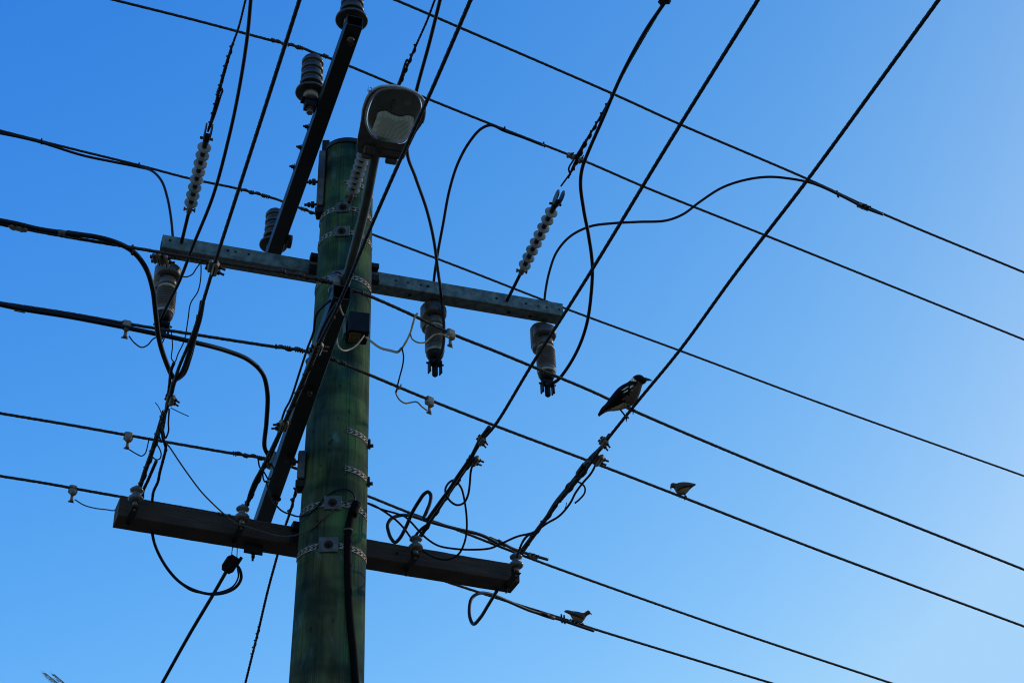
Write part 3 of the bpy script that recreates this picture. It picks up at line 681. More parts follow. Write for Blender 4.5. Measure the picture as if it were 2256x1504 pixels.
# ------------------------------------------------------------------ black jumpers and taps
JG = 'black insulated jumper cables'
def cable(label, pts, r, matn='black_sheath', grp=JG, cat='cable', name='jumper_cable', **k): return wire(name, label, pts, r, matn, cat, grp, step=.015, **k)[0]
K = cable('thick black cable with a silver crimp, sweeping down in front of the left fuse', [(-30, 481, zL), (30, 492, zL), (85, 505, zL), (145, 514, zL), (205, 521, zL), (255, 534, zL), (295, 556, zL), (322, 592), (336, 635), (343, 690), (350, 745), (365, 795), (384, 833, zU+.02), (402, 825), (418, 785), (430, 735, zU+.02)], .0125, ext0=8)
MB().tube(catmull(pts3([(128, 511, zL), (147, 514.5, zL)]), .02), .0135, 12).build('crimp_sleeve', 'zinc_plate', K)
MB().tube(catmull(pts3([(147, 514.5, zL), (178, 519, zL)]), .02), .0165, 12).build('crimp_boot', 'black_sheath', K)
K = cable('thick black cable making a big bend down to the far end of the slanting arm', [(-30, 664, zL-.02), (45, 680, zL-.02), (150, 697, zL-.02), (280, 722, zL-.03), (420, 752, zL-.04), (500, 773), (548, 793), (578, 822), (589, 865), (587, 930), (583, 985), (592, 1004, zL-.1)], .0125, ext0=8)
MB().tube(catmull(pts3([(32, 679, zL), (56, 684, zL)]), .02), .0145, 12).build('crimp_sleeve', 'zinc_plate', K)
up_black = [(553, -5, 7.9), (545, 80, 7.9), (528, 190, 7.9), (505, 300, 7.9), (470, 430), (426, 540), (395, 620), (370, 670), fd(0, 358, 695), fd(0, 349, 712, .04)]
cable('smooth black lead descending from the top edge to the left fuse', up_black, .0095, ext0=7)
cable('smooth black lead from the top edge passing behind the lamp to the middle fuse', [(971, -5, 7.9), (946, 95, 7.9), (918, 198, 7.9), (905, 260), (897, 335, 7.9), (915, 390), (940, 462), (955, 525), (964, 590), fd(1, 973, 660), fd(1, 978, 722), fd(1, 975, 768), fd(1, 963, 792, .07), fd(1, 947, 799, .03)], .0095, ext0=7)
cable('smooth black lead from the high right-hand wire looping down to the right fuse', [(1463, 8, zH+.0), (1420, 72, zH), (1370, 165, zH-.0), (1328, 262, zH-.02), (1296, 335), (1283, 370), (1279, 405), (1286, 462), (1297, 520), (1305, 585), (1302, 652), (1293, 712), (1275, 765), (1248, 813), fd(2, 1226, 839), fd(2, 1211, 845, .07), fd(2, 1200, 841, .03)], .0105)
cable('black tap lead leaving the left high wire and dropping behind the crossarm end', [(-30, 288, zW-.03), (45, 303, zW-.03), (90, 314, zW-.02), (180, 342, zW-.04), (250, 357, zW-.03), (305, 368, zW-.02), (335, 377), (356, 399), (369, 437), (377, 482), (381, 525, zA+.3), (384, 570, zA-.02)], .0085, ext0=8)
cable('black tap lead arching down from the lamp-height wire to the middle fuse', [(1196, 320, zW-.02), (1150, 302, zW-.02), (1110, 288, zW-.01), (1082, 276, zW-.01), (1060, 284), (1033, 315), (1008, 362), (990, 420), (976, 495), (964, 560), (956, 618), (955, 640, zA+.1)], .0095)
cable('long black tap lead snaking from the topmost wire to the right fuse', [(1945, 473, zW-.05), (1905, 458, zW-.06), (1850, 430, zW-.06), (1790, 404, zW-.05), (1735, 393), (1690, 390), (1640, 397), (1590, 414), (1543, 444), (1505, 472), (1467, 486), (1405, 489), (1350, 492), (1300, 499), (1256, 521), (1226, 556), (1210, 600), (1202, 640), (1199, 668, zA+.1)], .0085)
cable('thin black lead looping under the left end of the galvanised crossarm', [(445, 575, zA), (432, 592), (424, 604), (410, 610), (396, 607), (376, 592), (362, 575), (352, 565, zA-.06)], .004)
def ph(x, y): return (x, y, -dep(pole_hit(x, y, .012)))
# around the left bundle
cable('twin black cable joining the leftmost overhead wire below the galvanised crossarm', [(446, 665, zU), (440, 700, zU), (430, 735, zU), (415, 785, zU), (400, 822, zU), (385, 838, zU), (377, 866, zU)], .0125)
m_ = up_wire
cable('thin twisted black pair hanging from the galvanised crossarm to the left bundle', [(443, 572, zA-.02), (442, 615), (436, 642), (420, 668), (414, 705), (406, 750), (392, 780), (385, 797), (378, 790), (380, 762), (376, 728), (369, 722), (362, 745), (352, 768)], .0038)
cable('thin twisted pair running from the left bundle down to the timber crossarm', [(383, 800, zU+.03), (377, 815), (373, 850), (369, 880), (362, 925), (358, 960), (365, 985), (360, 1010), (352, 1040), (348, 1060), (338, 1083), (335, 1104, zC+.12)], .0085, rope=2, pitch=.10)
cable('black cable from the left bundle curving down across the timber crossarm to the pole', [(356, 955, zU+.03), (362, 970), (374, 985), (392, 1012), (415, 1045), (443, 1082), (470, 1110), (500, 1137), (520, 1152), (550, 1162), (580, 1171), (615, 1180), (648, 1179), ph(682, 1167), ph(712, 1142), ph(740, 1118), ph(768, 1101), ph(782, 1100), ph(789, 1112)], .0040, 'grey_sheath')
cable('black tail bar beside the leftmost overhead wire near its insulator', [(344, 1016, zU+.01), (337, 1032), (325, 1060), (315, 1082), (314, 1095, zU-.01)], .0095, 'dark_wire', rope=2, pitch=.05)
cable('short black ring loop in the left bundle', [(345, 978, zU), (350, 985), (355, 1000), (352, 1010), (344, 1012), (336, 1006)], .0035)
cable('slim black loop in the left bundle below the clamp', [(373, 900, zU), (371, 930), (371, 950), (364, 965), (360, 950), (352, 935), (348, 950), (356, 975)], .0045)
cable('stray thin wire end sticking out left of the left bundle', [(342, 886, zU), (350, 897), (357, 914)], .0022, 'dark_wire')
cable('stray thin wire end sticking out right of the left bundle', [(376, 898, zU), (392, 906), (416, 917)], .0024, 'dark_wire')
# around the slanting arm
cable('black cable hugging the left side of the slanting arm', [(728, 662, zD), (710, 676), (696, 695), (691, 730), (677, 768), (660, 820), (640, 880), (627, 905), (614, 950), (604, 990, zU+.1)], .006)
cable('slim brown cable running along the lamp arm foot and down the bundle', [(742, 668, zD-.03), (722, 700), (704, 740), (690, 790), (668, 840), (650, 880), (634, 915), (620, 950), (598, 1000), (583, 1030, zU+.05)], .0085, 'dark_wire', rope=2, pitch=.07)
cable('slim brown cable on the right of that bundle', [(750, 672, zD-.03), (728, 706), (707, 758), (686, 806), (662, 862), (642, 905), (622, 950, zU)], .006, 'grey_sheath')
cable('black ring loop hanging beside the far end of the slanting arm', [(569, 1012, zU+.05), (572, 1028), (582, 1040), (592, 1055), (600, 1050), (604, 1035), (596, 1022), (584, 1025), (579, 1045), (583, 1060), (592, 1062)], .0045)
cable('black cable from that loop sagging to the pole', [(586, 1058, zU+.05), (592, 1080), (600, 1100), (620, 1124), (645, 1134), (655, 1137), ph(676, 1134), ph(692, 1122), ph(715, 1098), ph(740, 1080), ph(762, 1077), ph(777, 1085), ph(782, 1100), ph(781, 1115)], .0046)
cable('thick black tail bar above the second spool insulator', [(575, 1035, zU), (560, 1062), (548, 1095), (546, 1112, zU-.02)], .0095, 'dark_wire', rope=2, pitch=.05)
# the conduit down the pole
con = empty('cable_conduit', pole_hit(782, 1504)); tag(con, 'fat black cable conduit running down the front of the pole to the bottom edge', 'conduit')
cp = [pole_hit(x, y, .014) for x, y in ((783, 1116), (770, 1150), (766, 1200), (767, 1280), (771, 1360), (778, 1430), (784, 1504), (788, 1560))]; cp.append(V((cp[-1].x, cp[-1].y-.02, 2.2)))
MB().tube(catmull(cp, .05), .0195, 16).build('pipe', 'conduit_black', con)
MB().tube(catmull([pole_hit(x, y, .02) for x, y in ((786, 1108), (776, 1135))], .02), .024, 16).build('end_boot', 'conduit_black', con)
c = pole_hit(767, 1168, .014); MB().lathe([(.021, -.006), (.024, -.004), (.024, .004), (.021, .006)], c, UP, 24).build('clip', 'grey_sheath', con)
cable('black cable looping right from the conduit under the second spool insulator from the right', [(783, 1106, 6.66), (805, 1107), (822, 1112), (840, 1122), (870, 1143), (890, 1163), (906, 1185), (920, 1201, 6.35), (940, 1218), (966, 1230), (991, 1231), (1011, 1219), (1023, 1195), (1028, 1169), (1028, 1139), (1023, 1100), (1017, 1076), (1010, 1065), (1000, 1057), (988, 1064), (981, 1078), (984, 1092), (995, 1106), (1008, 1112), (1022, 1107), (1031, 1090), (1035, 1065), (1037, 1040), (1041, 1022, zU)], .006)
cable('black cable running right from the conduit to the bundle below the magpie', [(805, 1106, 6.62), (840, 1121), (875, 1131), (893, 1138), (906, 1150), (925, 1171), (942, 1187), (965, 1201), (1000, 1208), (1040, 1210), (1080, 1207), (1106, 1196), (1140, 1181), (1175, 1172), (1205, 1152), (1232, 1136), (1256, 1108), (1268, 1085), (1285, 1062), (1300, 1045), (1309, 1030), (1313, 1018, zU)], .006)
cable('thick black loop standing up like a paper clip right of the pole', [(1096, 1196, zL-.02), (1060, 1178), (1000, 1163), (938, 1146), (915, 1138), (895, 1134), (876, 1136), (862, 1142), (854, 1155), (856, 1171), (862, 1186), (870, 1194), (880, 1186), (894, 1161), (908, 1129), (924, 1102), (934, 1088), (943, 1083), (949, 1090), (947, 1108), (939, 1128), (934, 1142), (939, 1146), (952, 1130), (970, 1105), (990, 1078), (1008, 1050), (1040, 1003), (1058, 968), (1078, 940, zU+.02)], .0105)
K = cable('short rod end lying beside the wire above the right end of the timber crossarm', [(1098, 1190, zL), (1130, 1208, zL), (1172, 1222, zL), (1207, 1232, zL)], .0095, 'bare_wire')
MB().tube(catmull(pts3([(1078, 1186, zL), (1102, 1196, zL)]), .02), .015, 12).build('crimp_boot', 'black_sheath', K)
MB().tube(catmull(pts3([(1102, 1196, zL), (1114, 1201, zL)]), .02), .011, 12).build('crimp_sleeve', 'zinc_plate', K)
cable('black teardrop loop hanging below the right end of the timber crossarm', [(1095, 1300, zC-.02), (1075, 1333), (1058, 1360), (1043, 1374), (1036, 1362), (1034, 1338), (1040, 1316), (1056, 1306), (1080, 1308), (1120, 1324), (1170, 1345), (1196, 1352, zE-.02)], .0105)
K = cable('rod end lying beside the lowest wire left of and under the dove', [(1196, 1353, zE-.02), (1240, 1366, zE-.02), (1275, 1378, zE-.03), (1308, 1389, zE-.03)], .0095, 'dark_wire')
MB().tube(catmull(pts3([(1183, 1347, zE-.02), (1208, 1356, zE-.02)]), .02), .016, 12).build('crimp_boot', 'black_sheath', K)
MB().tube(catmull(pts3([(1208, 1357, zE-.02), (1221, 1361, zE-.02)]), .02), .0125, 12).build('crimp_sleeve', 'zinc_plate', K)
# right bundle
K = cable('thick black cable lying along the foot of the magpie wire', [(1143, 1228, zU+.0), (1168, 1190), (1198, 1150), (1222, 1110), (1250, 1075), (1276, 1042), (1300, 1010), (1325, 985), (1343, 958, zU+.03)], .0115)
MB().tube(catmull(pts3([(1274, 1043, zU+.02), (1288, 1024, zU+.02)]), .02), .016, 12).build('crimp_boot', 'black_sheath', K)
MB().tube(catmull(pts3([(1288, 1024, zU+.02), (1296, 1014, zU+.02)]), .02), .0125, 12).build('crimp_sleeve', 'zinc_plate', K)
cable('slim ring loop in the bundle below the magpie', [(1247, 1085, zU+.01), (1248, 1070), (1260, 1061), (1276, 1062), (1288, 1072), (1288, 1085), (1276, 1100), (1266, 1108)], .005)
cable('black strand arching over the right-end spool insulator', [(1186, 1172, zU), (1164, 1178), (1152, 1192), (1143, 1214), (1139, 1228)], .008, 'dark_wire', rope=2, pitch=.04)
cable('short bound tail arching over the third spool insulator', [(945, 1153, zU), (930, 1163), (918, 1176), (912, 1190)], .0085, 'dark_wire', rope=2, pitch=.04)
cable('tiny hooked wire end below the magpie bundle', [(1248, 1106, zU), (1247, 1114), (1244, 1120)], .0022, 'dark_wire')
# service cable at the lower left
cable('black service cable drooping below the left half of the timber crossarm', [(335, 1172, zC), (340, 1195), (352, 1224), (372, 1256), (398, 1283), (430, 1300), (466, 1308), (498, 1304), (520, 1292), (531, 1274), (529, 1256), (521, 1243, zC-.18)], .0085)
cable('thinner black strand following the drooping service cable', [(335, 1172, zC), (341, 1198), (355, 1230), (378, 1266), (405, 1290), (424, 1301), (450, 1306), (490, 1302), (514, 1290), (525, 1270), (523, 1250, zC-.17)], .0045)
wc = empty('wedge_clamp', H(508, 1242, zC-.18)); tag(wc, 'black wedge clamp on two thin wires, hanging below the timber crossarm left of the pole', 'clamp')
a = H(518, 1226, zC-.16); b = H(497, 1258, zC-.22); X, Y, Z = frame(b-a, tocam(a))
vs = []
for u, hw_ in ((0, .020), (.25, .036), (.75, .036), (1, .022)):
    for s in (-1, 1):
        for t in (-.018, .018): vs.append(a.lerp(b, u)+Y*(s*hw_)+Z*t)
m = MB().add(vs, [(i*4+j, i*4+k, i*4+4+k, i*4+4+j) for i in range(3) for j, k in ((0, 1), (1, 3), (3, 2), (2, 0))]+[(0, 2, 3, 1), (12, 13, 15, 14)])
m.box(a.lerp(b, .1)+Y*.03, .05, .018, .03, X, Y, Z, bev=.003); m.build('body', 'black_paint', wc)
m = MB()
for s in (-1, 1): m.cyl(a+Y*(s*.017)+X*.01, H(518+s*5, 1198, zC-.0)+V((.0, .0, 0)), .0024, 6)
m.build('bail_wire', 'dark_wire', wc)
cable('straight black service line from the wedge clamp down to the bottom edge', [(502, 1252, zC-.2), (470, 1308, zC-.25), (420, 1392, zC-.33), (355, 1508, zC-.45)], .0105, ext1=12)

# ------------------------------------------------------------------ clamps on the wires
def make_pg():
    e = empty('wire_clamp', V((0, 0, 0))); tag(e, 'x', 'clamp')
    MB().box((0, .007, .002), .080, .024, .034, bev=.009).build('body', 'cast_metal', e)
    MB().box((0, -.015, -.002), .066, .018, .028, bev=.007).build('jaw', 'cast_metal', e)
    for s in (-1, 1): MB().cyl((s*.016, -.028, 0), (s*.016, .046, 0), .005, 8).tube([V((s*.016, .018, 0)), V((s*.016, .028, 0))], .0095, 6).tube([V((s*.016, -.032, 0)), V((s*.016, -.024, 0))], .0095, 6).build('bolt', 'steel_dark', e)
    return e
PGC = make_pg(); CG = 'two-bolt clamps joining wires'
def pg(label, x, y, x2, y2, z, s=1.0, roll=0):
    p = H(x, y, z); d = H(x2, y2, z)-p; Zc = tocam(p)
    if roll: Zc = Mx.Rotation(roll, 3, d.normalized()) @ Zc
    place(PGC, basis(p, d, Zc, s), label, CG)
pg('pale two-bolt clamp on the leftmost overhead wire, above the stray wire ends', 377, 880, 369, 905, zU, 1.0, .3)
pg('dirty two-bolt clamp in the bundle beside the middle of the slanting arm', 700, 768, 690, 792, zU, 1.1, -.4)
pg('two-bolt clamp with bolts poking out left, beside the far end of the slanting arm', 622, 938, 612, 962, zU, 1.15, 2.6)
pg('clamp on the leftmost overhead wire where it crosses the galvanised crossarm', 471, 590, 466, 610, zU-.02, 1.15, .2)
pg('upper clamp on the wire that leads to the third spool insulator', 1061, 970, 1048, 990, zU, .9, .3)
pg('lower clamp with a cable end socket, on the wire to the third spool insulator', 1044, 1014, 1030, 1035, zU, 1.1, -.3)
pg('upper clamp on the wire below the magpie', 1330, 975, 1316, 994, zU, .95, .3)
pg('lower pale clamp on the wire below the magpie', 1318, 1012, 1304, 1032, zU, 1.15, -.3)
pg('pale clamp joining the thick black cable to the wire at the left edge', 41, 500, 63, 505, zL, 1.15, 1.2)
pg('left of the two bright clamps at the left end of the galvanised crossarm', 347, 570, 353, 592, zL, 1.0, .3)
pg('right of the two bright clamps at the left end of the galvanised crossarm', 363, 574, 369, 596, zL, 1.0, .3)
pg('clamp tying the snaking tap lead to the topmost wire near the right edge', 1902, 455, 1920, 463, zW-.04, 1.15, 1.2)
pg('clamp on the lamp-height wire left of the right disc string', 1260, 344, 1278, 351, zW-.01, .95, 1.0)
pg('second clamp on that wire where the right disc string crosses it', 1284, 354, 1296, 358, zW-.01, .8, .4)
pg('rusty clamp above the right end of the timber crossarm', 1173, 1224, 1192, 1231, zL, .95, 1.2)
pg('black-bolted clamp on the lowest wire beside the lower dove', 1262, 1370, 1280, 1376, zE-.01, .95, 1.2)
# earth-tap clamps with a stud hanging down
def make_tap():
    e = empty('tap_clamp', V((0, 0, 0))); tag(e, 'x', 'clamp')
    m = MB(); m.box((0, 0, -.004), .050, .034, .052, bev=.008); m.build('body', 'cast_metal', e)
    MB().box((0, -.012, -.03), .036, .026, .034, bev=.008).build('jaw', 'cast_metal', e)
    MB().cyl((0, 0, -.04), (0, 0, -.082), .0085, 10).tube([V((0, 0, -.070)), V((0, 0, -.080))], .012, 6).cyl((-.018, 0, -.082), (.014, 0, -.082), .0045, 6).build('stud', 'cast_metal', e)
    return e
TP = make_tap(); TG = 'tap clamps with a hanging stud on the lower wires'
def tap(label, x, y, x2, y2, z, s=1.0):
    p = H(x, y, z); place(TP, basis(p, (H(x2, y2, z)-p), UP, s), label, TG)
tap('tap clamp left of the left fuse, its thin lead sagging beneath a thick cable', 279, 715, 300, 719, zL)
tap('tap clamp with a U-shaped thin lead, left of the stray wire ends', 283, 960, 303, 964, zL)
tap('tap clamp nearest the left edge, on the lowest wire', 161, 1077, 181, 1081, zE)
tap('tap clamp right of the middle fuse, fed by a white wire', 992, 734, 1010, 742, zL)
tap('tap clamp on the wire below the middle fuse, fed by a white wire', 946, 882, 965, 890, zL)
def thin(label, pts, r=.0035, m_='black_sheath', g_='thin leads from the tap clamps'): cable(label, pts, r, m_, g_, 'lead', 'tap_lead')
thin('thin black lead from the second-wire tap clamp at the left', [(284, 740, zL-.06), (296, 755), (312, 765), (325, 760), (338, 746), (350, 742), (358, 748, zL-.08)])
thin('thin black U-shaped lead from the tap clamp near the left bundle', [(285, 990, zL-.06), (300, 999), (312, 1004), (320, 998), (325, 982), (328, 968, zL)])
thin('thin black lead from the lowest-wire tap clamp to the end of the timber crossarm', [(165, 1100, zE-.06), (185, 1112), (210, 1119), (235, 1122), (250, 1124), (262, 1119, zC+.1)])
# cable ties
def tie(label, x, y, z, s=.016):
    p = H(x, y, z); m = MB(); r_ = ray(x, y).normalized(); X, Y, Z = frame(r_)
    m.box(p, .020, .012, s*2.0, X, Y, Z, bev=.003); m.box(p+Z*s, .012, .010, .012, X, Y, Z); m.box(p-Z*s-Y*.004, .012, .010, .010, X, Y, Z)
    tag(m.build('cable_tie', 'black_sheath'), label, 'cable tie', 'black cable ties')
tie('cable tie on the high wire at the far left', 91, 312, zW-.01, .014)
tie('cable tie where the left tap lead leaves the high wire', 306, 365, zW-.01, .014)
tie('cable tie where the crimped thick cable crosses the wire left of the crossarm end', 291, 551, zL, .02)
tie('cable tie on the black twin cable below the galvanised crossarm', 434, 706, zU, .022)
tie('cable tie on the left bundle above the timber crossarm', 352, 942, zU, .018)
tie('cable tie at the crossing of the left bundle and the street wire', 366, 983, zU, .018)
tie('cable tie at the start of the arching tap lead', 1112, 285, zW-.01, .012)
tie('cable tie left of the clamp on the lamp-height wire', 1198, 319, zW-.01, .013)
tie('cable tie on the wire to the third spool insulator', 1012, 1050, zU, .018)
tie('wire tie on the topmost wire near the right edge', 1845, 428, zW-.03, .02)
tie('left one of the two cable ties beside the lower dove', 1237, 1362, zE, .024)
tie('right one of the two cable ties beside the lower dove', 1243, 1364, zE, .024)
tie('cable tie at the far end of the slanting arm', 592, 1003, zU+.04, .02)

# ------------------------------------------------------------------ black box with an amber window and its white wires
bx = empty('control_box', pole_hit(786, 745)); tag(bx, 'small black box with a brownish window underneath, in front of the pole', 'box')
TL = D(770, 683, dep(pole_hit(790, 700))-.20); TR = D(816, 690, dep(TL)+.02); X = (TR-TL); X.z = 0; wbx = X.length; X.normalize(); Yb = V((-X.y, X.x, 0))
hb = .135; c = (TL+TR)/2-UP*(hb/2)+Yb*.065
MB().box(c, wbx, .13, hb, X, Yb, UP, bev=.004).build('case', 'black_paint', bx)
MB().box(c-UP*(hb/2+.003)-X*.018-Yb*.0, .062, .095, .006, X, Yb, UP, bev=.002).build('window', 'lens_amber', bx)
MB().box(c-X*(wbx/2+.014)+Yb*.02, .012, .07, .11, X, Yb, UP, bev=.002).build('mounting_bracket', 'galvanised', bx)
MB().box(c+Yb*.12, .05, .14, .05, X, Yb, UP, bev=.004).build('arm', 'steel_dark', bx)
WG = 'white insulated control wires'
def white(label, pts, r=.0042, **k): cable(label, pts, r, 'white_sheath', WG, 'wire', 'control_wire', **k)
zb_ = c.z-hb/2
white('twisted white pair from the black box to the thin lead junction', [(806, 742, zb_), (818, 752), (838, 766), (860, 772), (876, 775), (884, 768, 6.62)], .007, rope=2, pitch=.09)
white('white wire climbing from the junction and looping over the street wire', [(884, 770, 6.62), (896, 750), (904, 733), (910, 712), (915, 696), (920, 690, zL)], .0055, rope=2, pitch=.1)
white('white wire wandering across the middle fuse to its tap clamp', [(904, 735, 6.66), (908, 746), (920, 754), (936, 754), (948, 744), (958, 737), (972, 736), (988, 742, zL-.07)])
white('white wire hanging from the lower street wire to its tap clamp', [(884, 846, zL), (880, 856), (874, 858), (872, 864), (880, 880), (893, 888), (906, 886), (918, 885), (930, 896), (941, 904, zL-.07)])
cable('short dark wire dropping from the white junction to the street wire below', [(885, 764, 6.62), (889, 785), (887, 805), (881, 828), (876, 848), (873, 864)], .004)
white('white wire loop from the slanting arm to the underside of the black box', [(736, 690, 6.6), (738, 712), (741, 742), (746, 764), (757, 772), (772, 769), (788, 758), (803, 738, zb_)], .0045)
white('short white wire end curled in front of the pole near the near shackle', [(748, 672, 6.6), (752, 684), (757, 695)], .0035)

# ------------------------------------------------------------------ street lamp
lamp = empty('street_lamp', H(722, 705, 6.7)); tag(lamp, 'grey street lamp with a clear bowl, unlit, on a pipe arm above the pole', 'street lamp')
pp = pts3([(716, 722, 6.69), (738, 676, 6.74), (757.6, 632, 6.80), (780, 552, 6.88), (805.5, 450, 6.98), (826, 345, 7.06), (840, 290, 7.10)])
MB().tube(catmull(pp, .04), .0235, 18).build('pipe_arm', 'pipe_metal', lamp)
N0 = H(842, 350, 7.05); hd = (pp[-1]-pp[2]); hd.z = 0; hd.normalize()
U = (hd+UP*.10).normalized(); Vv = V((-hd.y, hd.x, 0)) ; Vv = Vv if Vv.x > 0 else -Vv; Wn = U.cross(Vv); Wn = Wn if Wn.z < 0 else -Wn     # Wn points down
def lp(x, y, off=0): return face_hit(x, y, N0+Wn*off, Wn)
out = [(786, 331), (788, 303), (796, 264), (798, 246), (803, 228), (811, 210), (824, 197), (841, 190), (870, 190), (890, 194), (912, 202), (928, 213), (936, 228), (937, 250), (932, 272), (919, 291), (908, 313), (898, 334), (889, 352), (876, 352), (845, 349), (826, 348), (809, 347), (792, 339)]
bowl = [(806, 256), (810.5, 234), (820, 214), (834, 200), (850, 194.5), (873, 193.5), (892, 196), (910, 201), (924, 212), (931, 227), (930, 244), (919.6, 270), (906, 294), (897, 309), (886, 315), (873, 315), (840, 309), (824, 302), (813, 288), (807, 272)]
refl = [(845, 243), (832, 248), (828.5, 260), (822.5, 276), (820, 287), (824, 298), (836, 303), (856, 304), (873, 308), (886, 312), (897, 308), (905, 294), (911.6, 263), (907.6, 256), (897, 253), (883.7, 256), (873, 254), (862, 250), (854, 244.5)]
def closed(P, k=5):
    n_ = len(P); o_ = []
    for i in range(n_):
        p0, p1, p2, p3 = P[i-1], P[i], P[(i+1) % n_], P[(i+2) % n_]
        for j in range(k):
            t = j/k; o_.append(.5*((2*p1)+(p2-p0)*t+(2*p0-5*p1+4*p2-p3)*t*t+(3*p1-p0-3*p2+p3)*t**3))
    return o_
O = closed([lp(*q) for q in out], 3); cen = sum(O, V((0, 0, 0)))/len(O); k = len(O); m = MB()
layers = [(0, .985), (-.006, 1), (-.020, .95), (-.040, .82), (-.060, .64), (-.072, .42)]
vs = [cen+(p-cen)*s+Wn*z for z, s in layers for p in O]
m.add(vs, [(i*k+j, i*k+(j+1) % k, (i+1)*k+(j+1) % k, (i+1)*k+j) for i in range(len(layers)-1) for j in range(k)], 0, True)
m.add([cen+(p-cen)*.97 for p in O], [tuple(range(k))]); m.add([cen+(p-cen)*.42-Wn*.072 for p in O], [tuple(range(k))])
m.build('housing', 'housing', lamp)
m = MB()
for (x, y, w_, h_) in ((814, 328, .055, .05), (806, 343, .05, .03), (862, 354, .055, .035)):
    m.box(lp(x, y, .002), h_, w_, .028, U, Vv, Wn, bev=.006)
m.box(lp(865, 338, .004), .03, .12, .008, U, Vv, Wn, bev=.003); m.build('latch', 'housing', lamp)
Bw = closed([lp(*q) for q in bowl], 4); bc = sum(Bw, V((0, 0, 0)))/len(Bw); k = len(Bw)
MB().tube(Bw+[Bw[0], Bw[1]], .0055, 10, cap=False).build('rim', 'rim', lamp)
MB().tube([bc+(p-bc)*.985-Wn*.022 for p in Bw]+[bc+(Bw[0]-bc)*.985-Wn*.022], .004, 8, cap=False).build('gasket', 'housing', lamp) if False else None
MB().tube(O[5:43], [.0022+.0042*math.sin(math.pi*i/37) for i in range(38)], 10).build('edge_sheen', 'rim', lamp)  # pale tapering strip: sky reflection along the upper edge, put in as colour
m = MB(); m.add([bc+(p-bc)*.985+Wn*.0035 for p in Bw], [tuple(range(k))]); m.build('cavity_plate', 'cavity', lamp)
m = MB(); L_ = 7; vs = []
for i in range(L_):
    t = i/(L_-1)*math.pi/2*.97; s, z = math.cos(t)**.55, math.sin(t)*.030
    vs += [bc+(p-bc)*(.99*s)+Wn*(.006+z) for p in Bw]
m.add(vs, [(i*k+j, i*k+(j+1) % k, (i+1)*k+(j+1) % k, (i+1)*k+j) for i in range(L_-1) for j in range(k)]+[tuple((L_-1)*k+j for j in range(k))], 0, True); m.build('glass_bowl', 'bowl_glass', lamp)
Rf = closed([lp(*q, .004) for q in refl], 4); rc_ = sum(Rf, V((0, 0, 0)))/len(Rf); k = len(Rf); m = MB(); vs = []
for s, z in ((1, .004), (.93, .010), (.75, .020), (.5, .016), (.25, .008), (.02, .005)):
    vs += [rc_+(p-rc_)*s+Wn*(z) for p in Rf]
m.add(vs, [(i*k+j, i*k+(j+1) % k, (i+1)*k+(j+1) % k, (i+1)*k+j) for i in range(5) for j in range(k)], 0, True); m.build('reflector', 'reflector', lamp)
m = MB(); m.cyl(lp(868, 222, .008), lp(863, 243, .012), .006, 10); m.build('bulb_holder', 'grey_sheath', lamp)
m = MB(); m.tube([lp(898, 224, .005), lp(898, 224, .011)], .017, 18); m.build('reflection_spot', 'white_porcelain', lamp)  # pale disc standing in for a reflection spot in the bowl
m = MB()
for i in range(16):
    a_ = lp(812+random.uniform(2, 14), 196+random.uniform(0, 12), -.004); m.tube(catmull([a_, a_+V([random.uniform(-.012, .012) for _ in range(3)]), a_+V([random.uniform(-.018, .018) for _ in range(3)])], .01), .0009, 4)
tag(m.build('nest_scrap', 'dark_wire'), 'tiny tangle of fine wire on the upper left rim of the lamp head', 'debris')

